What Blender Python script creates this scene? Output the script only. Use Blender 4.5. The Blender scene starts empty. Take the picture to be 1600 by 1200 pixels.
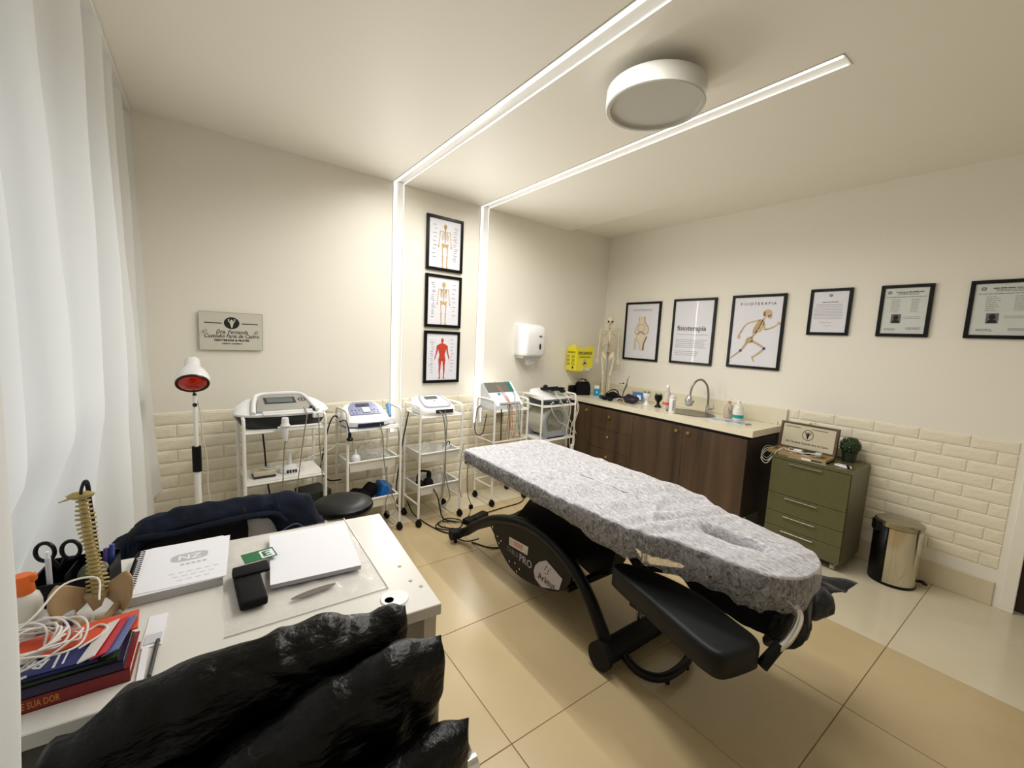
import bpy, bmesh, math, random
from mathutils import Vector, Matrix, noise
random.seed(7)
SC = bpy.context.scene
COL = SC.collection
PI = math.pi

# ---------------------------------------------------------------- camera
CAM_LOC = Vector((-3.7934, -3.4082, 1.4769)); YAW, PITCH, ROLL, FPX = 0.631, -0.1127, 0.0475, 656.5
cd = bpy.data.cameras.new('camera'); cam = bpy.data.objects.new('camera', cd); COL.objects.link(cam)
cd.sensor_width = 36; cd.sensor_fit = 'HORIZONTAL'; cd.lens = FPX / 1600 * 36; cd.clip_start = .02
fw = Vector((math.sin(YAW) * math.cos(PITCH), math.cos(YAW) * math.cos(PITCH), math.sin(PITCH)))
rt = Vector((math.cos(YAW), -math.sin(YAW), 0)); up = rt.cross(fw)
r2 = rt * math.cos(ROLL) + up * math.sin(ROLL); u2 = -rt * math.sin(ROLL) + up * math.cos(ROLL)
mw = Matrix((r2, u2, -fw)).transposed().to_4x4(); mw.translation = CAM_LOC
cam.matrix_world = mw
SC.camera = cam

# ---------------------------------------------------------------- world / exposure
w = bpy.data.worlds.new('world'); SC.world = w; w.use_nodes = True
bg = w.node_tree.nodes['Background']; bg.inputs[0].default_value = (.72, .85, 1, 1); bg.inputs[1].default_value = .85
SC.view_settings.view_transform = 'Standard'; SC.view_settings.look = 'None'
SC.view_settings.gamma = 1; SC.view_settings.use_curve_mapping = False
SC.view_settings.exposure = 0.29
LED_POWER = 1.9
CEIL_W, WALL_W = 20.5, 5.6

# ---------------------------------------------------------------- materials
def lin(c):
    if isinstance(c, str): c = [int(c[i:i+2], 16) for i in (0, 2, 4)]
    o = []
    for v in c:
        v = v / 255
        o.append(v / 12.92 if v <= .04045 else ((v + .055) / 1.055) ** 2.4)
    return (*o, 1)
MATS = {}
def mat(name, col, rough=.5, metal=0, var=None, bump=None, emit=0, trans=0, alpha=1, coat=0, ior=1.45, sub=0, stretch=(1, 1, 1), sheen=0):
    """var=(scale, second colour, contrast) mottling; bump=(scale, strength, distance)"""
    if name in MATS: return MATS[name]
    m = bpy.data.materials.new(name); m.use_nodes = True; nt = m.node_tree; N = nt.nodes; L = nt.links
    b = N['Principled BSDF']; I = b.inputs
    I['Base Color'].default_value = lin(col); I['Roughness'].default_value = rough; I['Metallic'].default_value = metal
    I['Transmission Weight'].default_value = trans; I['Alpha'].default_value = alpha; I['Coat Weight'].default_value = coat
    I['IOR'].default_value = ior
    if isinstance(col, str) and max(int(col[i:i+2], 16) for i in (0, 2, 4)) < 26 and metal == 0: I['Specular IOR Level'].default_value = .28
    if sheen: I['Sheen Weight'].default_value = sheen
    if sub: I['Subsurface Weight'].default_value = sub; I['Subsurface Scale'].default_value = .01
    if emit: I['Emission Color'].default_value = lin(col); I['Emission Strength'].default_value = emit
    if var or bump:
        tc = N.new('ShaderNodeTexCoord'); mp = N.new('ShaderNodeMapping'); mp.inputs['Scale'].default_value = stretch
        L.new(tc.outputs['Object'], mp.inputs[0])
    if var:
        n = N.new('ShaderNodeTexNoise'); n.inputs['Scale'].default_value = var[0]; n.inputs['Detail'].default_value = 6
        L.new(mp.outputs[0], n.inputs['Vector'])
        r = N.new('ShaderNodeMapRange'); k = var[2] if len(var) > 2 else .25
        r.inputs['From Min'].default_value = .5 - k; r.inputs['From Max'].default_value = .5 + k
        L.new(n.outputs['Fac'], r.inputs['Value'])
        x = N.new('ShaderNodeMix'); x.data_type = 'RGBA'; x.inputs[6].default_value = lin(col); x.inputs[7].default_value = lin(var[1])
        L.new(r.outputs[0], x.inputs[0]); L.new(x.outputs[2], I['Base Color'])
    if bump:
        n = N.new('ShaderNodeTexNoise'); n.inputs['Scale'].default_value = bump[0]; n.inputs['Detail'].default_value = 5
        L.new(mp.outputs[0], n.inputs['Vector'])
        bp = N.new('ShaderNodeBump'); bp.inputs['Strength'].default_value = bump[1]; bp.inputs['Distance'].default_value = bump[2]
        L.new(n.outputs['Fac'], bp.inputs['Height']); L.new(bp.outputs[0], I['Normal'])
    MATS[name] = m
    return m
def emitter(name, col, s):
    if name in MATS: return MATS[name]
    m = bpy.data.materials.new(name); m.use_nodes = True; nt = m.node_tree
    nt.nodes.remove(nt.nodes['Principled BSDF']); e = nt.nodes.new('ShaderNodeEmission')
    e.inputs[0].default_value = (*col, 1); e.inputs[1].default_value = s
    nt.links.new(e.outputs[0], nt.nodes['Material Output'].inputs[0]); MATS[name] = m
    return m
def film(name, col, fac_lo, fac_hi, scale, rough=.4, stretch=(1, 1, 1), translucent=0, bump=None, distort=0, rng=.16):
    """thin woven or plastic film: mix of see-through and diffuse by a noise"""
    m = bpy.data.materials.new(name); m.use_nodes = True; nt = m.node_tree; N = nt.nodes; L = nt.links
    b = N['Principled BSDF']; out = N['Material Output']
    b.inputs['Base Color'].default_value = lin(col); b.inputs['Roughness'].default_value = rough
    t = N.new('ShaderNodeBsdfTransparent'); mx = N.new('ShaderNodeMixShader')
    tc = N.new('ShaderNodeTexCoord'); mp = N.new('ShaderNodeMapping'); mp.inputs['Scale'].default_value = stretch
    L.new(tc.outputs['Object'], mp.inputs[0])
    n = N.new('ShaderNodeTexNoise'); n.inputs['Scale'].default_value = scale; n.inputs['Detail'].default_value = 8
    n.inputs['Roughness'].default_value = .65; n.inputs['Distortion'].default_value = distort
    L.new(mp.outputs[0], n.inputs['Vector'])
    r = N.new('ShaderNodeMapRange'); r.inputs['From Min'].default_value = .5-rng; r.inputs['From Max'].default_value = .5+rng
    r.inputs['To Min'].default_value = fac_lo; r.inputs['To Max'].default_value = fac_hi
    L.new(n.outputs['Fac'], r.inputs['Value']); L.new(r.outputs[0], mx.inputs[0])
    L.new(t.outputs[0], mx.inputs[1])
    src = b.outputs[0]
    if translucent:
        tl = N.new('ShaderNodeBsdfTranslucent'); tl.inputs[0].default_value = lin(col)
        m2 = N.new('ShaderNodeMixShader'); m2.inputs[0].default_value = translucent
        L.new(b.outputs[0], m2.inputs[1]); L.new(tl.outputs[0], m2.inputs[2]); src = m2.outputs[0]
    L.new(src, mx.inputs[2]); L.new(mx.outputs[0], out.inputs[0])
    if bump:
        bp = N.new('ShaderNodeBump'); bp.inputs['Strength'].default_value = bump[0]; bp.inputs['Distance'].default_value = bump[1]
        L.new(n.outputs['Fac'], bp.inputs['Height']); L.new(bp.outputs[0], b.inputs['Normal'])
    MATS[name] = m
    return m

WALL = mat('wall_paint', 'f0ebdf', .6, bump=(60, .08, .002))
CEIL = mat('ceiling_paint', 'f6f2e7', .55, bump=(20, .05, .002))
BRICK = mat('brick_foam', 'ede5cf', .5, bump=(38, .55, .006), stretch=(1, 1, 1.4))
MORT = mat('brick_joint', 'ddd2b6', .7)
WHITE = mat('white_plastic', 'eeeeee', .3)
WMET = mat('white_enamel', 'f0efe9', .35)
BLACK = mat('black_plastic', '060607', .4)
RUBBER = mat('black_rubber', '09090a', .6)
VINYL = mat('black_vinyl', '07090a', .38, bump=(220, .12, .001))
STEEL = mat('black_steel', '050506', .42)
CHROME = mat('chrome', 'd8d8d8', .12, 1)
GREYP = mat('grey_plastic', '9b9da0', .45)
LGREY = mat('light_grey_plastic', 'c9ccd2', .4)
DGREY = mat('dark_grey_plastic', '2e3134', .45)
BONE = mat('bone_plastic', 'f0e8d2', .45, var=(25, 'd9cba6', .3))
CORD_K = mat('black_cord', '121212', .5)
CORD_W = mat('pale_cord', 'd9d3c4', .5)
CORD_G = mat('grey_cord', '8e897c', .5)
PAPER = mat('white_paper', 'e8e8ee', .6)
FRAME = mat('black_frame', '0a0b0b', .3)
INK = mat('dark_print', '1c1a1a', .7)
INKG = mat('grey_print', '6e6a6a', .7)
INKL = mat('pale_print', 'a8a4a2', .7)
BRASS = mat('brass', 'd8c07a', .22, 1)
BLUE = mat('blue_plastic', '1b6fc0', .45)
TEAL = mat('teal_print', '1a9aa8', .4)
RED = mat('red_print', 'c8402e', .5)
CARD = mat('cream_board', 'd6cfba', .5)

# ---------------------------------------------------------------- mesh builder
class MB:
    def __init__(s): s.bm = bmesh.new(); s.T = Matrix()
    def v(s, p): return s.bm.verts.new(s.T @ Vector(p))
    def face(s, vs, sm=False):
        try:
            f = s.bm.faces.new(vs); f.smooth = sm; return f
        except ValueError: return None
    def poly(s, pts, sm=False): return s.face([s.v(p) for p in pts], sm)
    def box(s, x0, x1, y0, y1, z0, z1, bev=0, seg=2, rz=0):
        c = Vector(((x0+x1)/2, (y0+y1)/2, (z0+z1)/2))
        m = s.T @ Matrix.Translation(c) @ Matrix.Rotation(rz, 4, 'Z') @ Matrix.Diagonal((abs(x1-x0), abs(y1-y0), abs(z1-z0), 1))
        r = bmesh.ops.create_cube(s.bm, size=1, matrix=m)
        if bev:
            es = list({e for v in r['verts'] for e in v.link_edges})
            bmesh.ops.bevel(s.bm, geom=es, offset=bev, segments=seg, profile=.5, affect='EDGES', clamp_overlap=True)
        return s
    def tube(s, pts, r, seg=8, closed=False, caps=True, flat=None):
        P = [s.T @ Vector(p) for p in pts]; n = len(P)
        R = r if isinstance(r, (list, tuple)) else [r] * n
        def tan(i):
            if closed: return (P[(i+1) % n] - P[i-1]).normalized()
            a, b = P[max(i-1, 0)], P[min(i+1, n-1)]
            t = b - a
            return t.normalized() if t.length > 1e-9 else Vector((0, 0, 1))
        t = tan(0); u = t.orthogonal().normalized(); rings = []
        for i in range(n):
            t2 = tan(i); u = (u - t2 * u.dot(t2))
            u = u.normalized() if u.length > 1e-6 else t2.orthogonal().normalized()
            w_ = t2.cross(u)
            rings.append([s.bm.verts.new(P[i] + (u * math.cos(a) + w_ * math.sin(a) * (flat or 1)) * R[i]) for a in [2*PI*k/seg for k in range(seg)]])
        for i in range(n if closed else n-1):
            A, B = rings[i], rings[(i+1) % n]
            for k in range(seg): s.face([A[k], A[(k+1) % seg], B[(k+1) % seg], B[k]], True)
        if caps and not closed:
            s.face(list(reversed(rings[0]))); s.face(rings[-1])
        return s
    def cyl(s, a, b, r, seg=16, r2=None):
        return s.tube([a, b], [r, r if r2 is None else r2], seg)
    def lathe(s, prof, c=(0, 0, 0), seg=24, sx=1, sy=1, axis=None):
        M = Matrix.Translation(c)
        if axis is not None: M = M @ Vector((0, 0, 1)).rotation_difference(Vector(axis)).to_matrix().to_4x4()
        rings = []
        for r, z in prof:
            if r < 1e-6: rings.append([s.v(M @ Vector((0, 0, z)))])
            else: rings.append([s.v(M @ Vector((r*sx*math.cos(2*PI*k/seg), r*sy*math.sin(2*PI*k/seg), z))) for k in range(seg)])
        for A, B in zip(rings, rings[1:]):
            for k in range(seg):
                k2 = (k+1) % seg
                if len(A) == 1 and len(B) == 1: break
                if len(A) == 1: s.face([A[0], B[k2], B[k]], True)
                elif len(B) == 1: s.face([A[k], A[k2], B[0]], True)
                else: s.face([A[k], A[k2], B[k2], B[k]], True)
        if len(rings[0]) > 1: s.face(list(reversed(rings[0])))
        if len(rings[-1]) > 1: s.face(rings[-1])
        return s
    def loft(s, outline, rings, caps=True):
        """outline 2D; rings (z, sx, sy, dx, dy, slope)"""
        R = []
        for rg in rings:
            z, sx, sy, dx, dy, sl = (list(rg) + [1, 1, 0, 0, 0][len(rg)-1:]) if len(rg) < 6 else rg
            R.append([s.v((x*sx+dx, y*sy+dy, z + sl*(y*sy))) for x, y in outline])
        n = len(outline)
        for A, B in zip(R, R[1:]):
            for k in range(n): s.face([A[k], A[(k+1) % n], B[(k+1) % n], B[k]], True)
        if caps: s.face(list(reversed(R[0])), True); s.face(R[-1], True)
        return s
    def prism(s, pts, ax, a, b):
        """polygon in the plane normal to axis ax ('x','y','z'), extruded a..b"""
        def m(p, t): return {'x': (t, p[0], p[1]), 'y': (p[0], t, p[1]), 'z': (p[0], p[1], t)}[ax]
        A = [s.v(m(p, a)) for p in pts]; B = [s.v(m(p, b)) for p in pts]; n = len(pts)
        s.face(A); s.face(list(reversed(B)))
        for k in range(n): s.face([A[k], B[k], B[(k+1) % n], A[(k+1) % n]])
        return s
    def ball(s, c, r, sx=1, sy=1, sz=1, sub=2):
        bmesh.ops.create_icosphere(s.bm, subdivisions=sub, radius=r, matrix=s.T @ Matrix.Translation(c) @ Matrix.Diagonal((sx, sy, sz, 1)))
        for f in s.bm.faces: pass
        return s
    def grid(s, nu, nv, f, sm=True, closeu=False):
        V = [[s.v(f(i/(nu if closeu else nu-1), j/(nv-1))) for j in range(nv)] for i in range(nu)]
        for i in range(nu if closeu else nu-1):
            for j in range(nv-1): s.face([V[i][j], V[(i+1) % nu][j], V[(i+1) % nu][j+1], V[i][j+1]], sm)
        return s
    def stroke(s, pts, w, y=0, w2=None):
        """flat ribbon in the XZ plane, print on a sheet facing -y"""
        n = len(pts); L = []; R = []
        for i, (x, z) in enumerate(pts):
            a, b = pts[max(i-1, 0)], pts[min(i+1, n-1)]
            dx, dz = b[0]-a[0], b[1]-a[1]; l = math.hypot(dx, dz) or 1
            ww = (w + ((w2 if w2 is not None else w) - w) * i/(n-1)) / 2 if n > 1 else w/2
            L.append(s.v((x - dz/l*ww, y, z + dx/l*ww))); R.append(s.v((x + dz/l*ww, y, z - dx/l*ww)))
        for i in range(n-1): s.face([L[i], R[i], R[i+1], L[i+1]])
        return s
    def disc(s, x, z, rx, rz=None, y=0, n=14, rot=0):
        rz = rx if rz is None else rz
        s.poly([(x + rx*math.cos(a)*math.cos(rot) - rz*math.sin(a)*math.sin(rot), y, z + rx*math.cos(a)*math.sin(rot) + rz*math.sin(a)*math.cos(rot)) for a in [2*PI*k/n for k in range(n)]])
        return s
    def wob(s, amp, scale, seed=0, zmin=None):
        for v in s.bm.verts:
            if zmin is not None and v.co.z < zmin: continue
            v.co += noise.noise_vector(v.co*scale + Vector((seed*7.3, seed, 0))) * amp
        return s
    def build(s, name, m, parent=None, sharp=35, loc=None, smooth=False, thick=0):
        if smooth:
            for f in s.bm.faces: f.smooth = True
        bmesh.ops.recalc_face_normals(s.bm, faces=s.bm.faces)
        me = bpy.data.meshes.new(name); s.bm.to_mesh(me); s.bm.free()
        if sharp and any(p.use_smooth for p in me.polygons): me.set_sharp_from_angle(angle=math.radians(sharp))
        for x in (m if isinstance(m, (list, tuple)) else [m]): me.materials.append(x)
        o = bpy.data.objects.new(name, me); COL.objects.link(o)
        if loc is not None: o.location = loc
        if parent is not None: o.parent = parent
        if thick:
            md = o.modifiers.new('thickness', 'SOLIDIFY'); md.thickness = thick; md.offset = 0
        return o

def sell(a, b, n=2.5, N=40):
    o = []
    for k in range(N):
        t = 2*PI*k/N; c, s_ = math.cos(t), math.sin(t)
        o.append((a*math.copysign(abs(c)**(2/n), c), b*math.copysign(abs(s_)**(2/n), s_)))
    return o
def cat(pts, n=8, closed=False):
    """catmull-rom smoothing of a point list"""
    P = [Vector(p) for p in pts]; m = len(P); out = []
    rng = range(m if closed else m-1)
    for i in rng:
        if closed: a, b, c, d = P[(i-1) % m], P[i], P[(i+1) % m], P[(i+2) % m]
        else:
            b, c = P[i], P[i+1]; a = P[i-1] if i else b*2-c; d = P[i+2] if i+2 < m else c*2-b
        for k in range(n):
            t = k/n
            out.append(.5*((2*b) + (c-a)*t + (2*a-5*b+4*c-d)*t*t + (3*b-a-3*c+d)*t**3))
    if not closed: out.append(P[-1])
    return out
def cat2(pts, n=8, closed=False): return [(p.x, p.y) for p in cat([(a, b, 0) for a, b in pts], n, closed)]

def thing(name, label, cate, loc=(0, 0, 0), rz=0, group=None):
    o = bpy.data.objects.new(name, None); COL.objects.link(o); o.location = loc; o.rotation_euler = (0, 0, rz)
    o.empty_display_size = .05
    o['label'] = label; o['category'] = cate
    if group: o['group'] = group
    return o
def tag(o, label, cate, group=None):
    o['label'] = label; o['category'] = cate
    if group: o['group'] = group
    return o
def struct(o): o['kind'] = 'structure'; return o
def part_label(o, l): o['label'] = l; return o
def text(s, size, m, parent, x=0, y=0, z=0, name='lettering', align='CENTER', sx=1, shear=0, off=0, rot=None):
    """flat lettering in the XZ plane facing -y of the parent"""
    c = bpy.data.curves.new('t', 'FONT'); c.body = s; c.size = size; c.align_x = align; c.align_y = 'CENTER'; c.shear = shear; c.offset = off
    c.resolution_u = 2
    t = bpy.data.objects.new('t', c); COL.objects.link(t)
    dg = bpy.context.evaluated_depsgraph_get(); me = bpy.data.meshes.new_from_object(t.evaluated_get(dg))
    bpy.data.objects.remove(t); bpy.data.curves.remove(c)
    R = rot if rot is not None else Matrix.Rotation(PI/2, 4, 'X')
    me.transform(Matrix.Translation((x, y, z)) @ R @ Matrix.Diagonal((sx, 1, 1, 1)))
    me.materials.clear(); me.materials.append(m); me.name = name
    o = bpy.data.objects.new(name, me); COL.objects.link(o); o.parent = parent
    return o
SK = 0.0537; SKA = math.atan(SK)
def WB(x, off, z): return (x + SK*off, SK*x - off, z)     # a point off the back wall (the wall is 3 degrees out of square)
def at_back(name, label, cate, x, off, z, group=None, rz=0): return thing(name, label, cate, WB(x, off, z), SKA + rz, group)
def at_right(name, label, cate, y, off, z, group=None): return thing(name, label, cate, (-off, y, z), -PI/2, group)
# ================================================================ room shell
H = 2.6
FX, FY, FT = -2.2985, -1.6994, .6332
TILE_A = mat('field_tile', 'c2ae87', .27, var=(3, 'b8a47e', .3), bump=(5, .04, .004))
TILE_B = mat('border_tile', 'd6cdb6', .14, var=(3, 'ccc0a4', .3), bump=(5, .03, .004))
GROUT = mat('grout', '8a7450', .8)
b = MB(); b.box(-4.5, .12, -4.72, .05, -.1, -.003); floor = struct(b.build('floor', GROUT))
tm = {}
for i in range(-4, 4):
    for j in range(-5, 3):
        x0 = FX + i*FT; x1 = x0+FT; y0 = FY + j*FT; y1 = y0+FT
        x0 = max(x0, -4.42); x1 = min(x1, .1); y0 = max(y0, -4.6); y1 = min(y1, .02)
        if x1-x0 < .03 or y1-y0 < .03: continue
        border = (i >= 2) or (j >= 2)
        key = (round(x1-x0, 3), round(y1-y0, 3), border)
        if key not in tm:
            b = MB(); hx, hy = (x1-x0)/2-.0016, (y1-y0)/2-.0016
            b.box(-hx, hx, -hy, hy, -.008, 0, .001, 1)
            o = b.build('tile', TILE_B if border else TILE_A, floor); tm[key] = o.data
        else:
            o = bpy.data.objects.new('tile', tm[key]); COL.objects.link(o); o.parent = floor
        o.location = ((x0+x1)/2, (y0+y1)/2, random.uniform(-.0006, 0))
# ceiling: the dropped board with two light channels, and the higher strip beside the right wall
C1, C2, CW, CEND = -2.567, -1.760, .100, -2.72
b = MB()
x = -4.45
for a, e in ((-4.5, C1-CW/2), (C1+CW/2, C2-CW/2), (C2+CW/2, -.68)): b.box(a, e, -4.7, .05, H, H+.0457)
for c in (C1, C2):
    b.box(c-CW/2, c+CW/2, -4.7, CEND, H, H+.0457)
    b.box(c-CW/2, c+CW/2, CEND, .05, H+.022, H+.0457)
b.box(-4.5, .15, -4.7, .1, H+.0457, H+.12)
struct(b.build('ceiling', CEIL))
# back wall
b = MB(); LZ = .66
b.T = Matrix.Translation((0, 0, 0)) @ Matrix.Rotation(SKA, 4, 'Z')
for a, e in ((-4.6, C1-CW/2), (C1+CW/2, C2-CW/2), (C2+CW/2, .1)): b.box(a, e, 0, .1, 0, H+.08)
for c in (C1, C2):
    b.box(c-CW/2, c+CW/2, 0, .1, 0, LZ); b.box(c-CW/2, c+CW/2, .022, .1, LZ, H+.08)
wall_back = struct(b.build('wall_back', WALL))
b = MB(); b.box(0, .12, -3.29, .1, 0, H+.08)
b.box(0, .12, -4.7, -4.2, 0, H+.08); b.box(0, .12, -4.2, -3.29, 2.1, H+.08)
wall_right = struct(b.build('wall_right', WALL))
# left wall with the window opening behind the curtain
b = MB(); WX = -4.46; WY0, WY1, WZ0, WZ1 = -2.7, -.7, .75, 2.1
b.box(WX-.12, WX, -4.7, WY0, 0, H+.08); b.box(WX-.12, WX, WY1, .1, 0, H+.08)
b.box(WX-.12, WX, WY0, WY1, 0, WZ0); b.box(WX-.12, WX, WY0, WY1, WZ1, H+.08)
struct(b.build('wall_left', WALL))
b = MB(); b.box(-4.5, .12, -4.7, -4.6, 0, H+.08); struct(b.build('wall_front', WALL))
wn = MB()
for y in (WY0+.025, (WY0+WY1)/2, WY1-.025): wn.box(WX-.09, WX-.04, y-.025, y+.025, WZ0, WZ1)
for z in (WZ0+.025, WZ1-.025): wn.box(WX-.09, WX-.04, WY0, WY1, z-.025, z+.025)
win = struct(wn.build('window_1', WMET))
GL = film('window_glass', 'dfe8ee', .04, .06, 1, .05)
for y0, y1 in ((WY0+.05, (WY0+WY1)/2-.025), ((WY0+WY1)/2+.025, WY1-.05)):
    g = MB(); g.box(WX-.068, WX-.062, y0, y1, WZ0+.05, WZ1-.05); g.build('pane', GL, win)
# baseboards
b = MB(); b.T = Matrix.Rotation(SKA, 4, 'Z'); b.box(-4.45, -.02, -.012, .0, 0, .148, .002, 1)
struct(b.build('baseboard_back', mat('baseboard_tile', 'd8ccb0', .35)))
b = MB(); b.box(-.012, 0, -3.222, -.02, 0, .148, .002, 1); struct(b.build('baseboard_right', MATS['baseboard_tile']))
b = MB(); b.box(-.02, .12, -3.31, -3.255, 0, 2.13, .003, 1); b.box(-.02, .12, -4.2, -4.145, 0, 2.13, .003, 1); b.box(-.02, .12, -4.2, -3.255, 2.1, 2.15, .003, 1)
struct(b.build('trim_1', WALL))
DW = mat('door_wood', '32201a', .45, var=(30, '24140f', .3), stretch=(1, 1, .1))
b = MB(); b.box(.02, .06, -4.145, -3.31, .008, 2.1, .002, 1)
door = struct(b.build('door_1', DW))
b = MB(); b.cyl((.02, -3.4, 1.02), (-.03, -3.4, 1.02), .009); b.cyl((-.03, -3.39, 1.02), (-.03, -3.51, 1.02), .008); b.build('handle', CHROME, door)
# brick courses: each brick its own piece
BH, BL, Z0 = .0780, .233, .150
bc = {}
def brick(L, parent, T):
    key = round(L, 3)
    if key not in bc:
        m = MB(); h = BH/2-.0015; l = L/2-.0015; d = .0045
        A = [m.v((sx*l, 0, sz*h)) for sx, sz in ((-1, -1), (1, -1), (1, 1), (-1, 1))]
        B = [m.v((sx*(l-.005), -d, sz*(h-.005))) for sx, sz in ((-1, -1), (1, -1), (1, 1), (-1, 1))]
        Cc = [m.v((sx*(l-.03), -d-.0025, sz*(h-.018))) for sx, sz in ((-1, -1), (1, -1), (1, 1), (-1, 1))]
        for P, Q in ((A, B), (B, Cc)):
            for k in range(4): m.face([P[k], P[(k+1) % 4], Q[(k+1) % 4], Q[k]])
        m.face(Cc); m.face(list(reversed(A)))
        o = m.build('brick', BRICK, parent); bc[key] = o.data
    else:
        o = bpy.data.objects.new('brick', bc[key]); COL.objects.link(o); o.parent = parent
    o.matrix_local = T
    return o
def course(xa, xb, row, gaps, parent, F):
    off = (.5 if row % 2 else 0)*BL
    cuts = [xa]; x = math.floor((xa-off)/BL)*BL + off
    while x < xb-.001:
        if x > xa+.02: cuts.append(x)
        x += BL
    cuts.append(xb)
    for a, e in zip(cuts, cuts[1:]):
        segs = [(a, e)]
        if Z0+(row+1)*BH > LZ:
            for g0, g1 in gaps:
                n = []
                for s0, s1 in segs:
                    if s1 <= g0 or s0 >= g1: n.append((s0, s1)); continue
                    if g0-s0 > .02: n.append((s0, g0))
                    if s1-g1 > .02: n.append((g1, s1))
                segs = n
        for s0, s1 in segs: brick(s1-s0, parent, F((s0+s1)/2, Z0+(row+.5)*BH))
def moulding(xa, xb, gaps, parent, F, rz):
    pass
Rb = Matrix.Rotation(SKA, 4, 'Z')
for r in range(10): course(-4.42, -.56, r, [(C1-CW/2-.004, C1+CW/2+.004), (C2-CW/2-.004, C2+CW/2+.004)], wall_back, lambda x, z: Rb @ Matrix.Translation((x, -.0005, z)))
Rr = Matrix.Rotation(-PI/2, 4, 'Z')
for r in range(10): course(2.03, 3.226, r+1, [], wall_right, lambda x, z: Rr @ Matrix.Translation((x, -.0005, z)))

# ================================================================ light channels
LEDM = emitter('led_white', (1, .965, .9), LED_POWER)
ALU = mat('channel_white', 'f4f2ec', .35)
def strip_light(par, loc, rot, sx, sy, power):
    l = bpy.data.lights.new('strip_lamp', 'AREA'); l.shape = 'RECTANGLE'; l.size = sx; l.size_y = sy; l.energy = power; l.color = (1, .978, .935); l.spread = math.radians(165)
    o = bpy.data.objects.new('strip_lamp', l); COL.objects.link(o); o.location = loc; o.rotation_euler = rot; o.parent = par
def led(name, lab, c):
    t = thing(name, lab, 'light', (0, 0, 0), 0, None)
    hw = CW/2-.002
    # wall run (in the skewed wall frame) and ceiling run
    h = MB(); s = MB()
    h.T = Rb.copy(); s.T = Rb.copy()
    h.box(c-hw, c+hw, .016, .021, LZ+.002, H+.02); h.box(c-hw, c-hw+.004, -.003, .021, LZ+.002, H+.02); h.box(c+hw-.005, c+hw, -.003, .021, LZ+.002, H+.02)
    s.box(c-hw+.005, c-hw+.034, .003, .012, LZ+.004, H-.001, .003, 1)
    h.T = Matrix(); s.T = Matrix()
    y1 = SK*c + .0
    h.box(c-hw, c+hw, CEND+.002, y1, H+.016, H+.021); h.box(c-hw, c-hw+.004, CEND+.002, y1, H-.003, H+.021); h.box(c+hw-.005, c+hw, CEND+.002, y1, H-.003, H+.021)
    h.box(c-hw, c+hw, CEND+.001, CEND+.004, H-.003, H+.021)
    s.box(c-hw+.005, c-hw+.036, CEND+.012, y1-.006, H+.003, H+.012, .003, 1)
    h.build('channel_housing', ALU, t); s.build('light_diffuser', LEDM, t)
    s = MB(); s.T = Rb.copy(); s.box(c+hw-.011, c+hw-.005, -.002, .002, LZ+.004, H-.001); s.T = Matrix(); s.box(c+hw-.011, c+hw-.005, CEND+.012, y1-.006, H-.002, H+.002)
    s.build('lip_glow', emitter('lip_glow_paint', (1, .98, .92), 1.0), t)  # lip is no lamp: emission stands in for the diffuser light it catches
    strip_light(t, (c-hw+.02, -1.55, H+.002), (0, 0, 0), .02, 2.1, CEIL_W); strip_light(t, tuple(Rb @ Vector((c-hw+.02, .002, 1.58))), (-PI/2, 0, SKA), .02, 1.15, WALL_W)
    return t
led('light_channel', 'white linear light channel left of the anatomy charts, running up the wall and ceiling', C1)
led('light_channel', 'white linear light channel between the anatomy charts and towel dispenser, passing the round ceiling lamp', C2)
# round ceiling lamp, switched off
t = thing('ceiling_lamp', 'round white drum ceiling lamp, unlit, hanging between the two light channels', 'lamp', (-2.205, -2.175, H))
DR = mat('drum_white', 'c6c4bc', .4)
b = MB(); b.lathe([(.11, 0), (.11, -.045), (.2, -.045), (.205, -.049), (.205, -.118), (.200, -.122), (.186, -.122), (.184, -.108), (.18, -.108)], seg=64)
b.build('shade', DR, t)
b = MB(); b.lathe([(.0, -.1075), (.1845, -.1075), (.1845, -.100), (0, -.100)], seg=64); b.build('diffuser', mat('opal_plastic', 'c9c3b4', .25), t)
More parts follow.
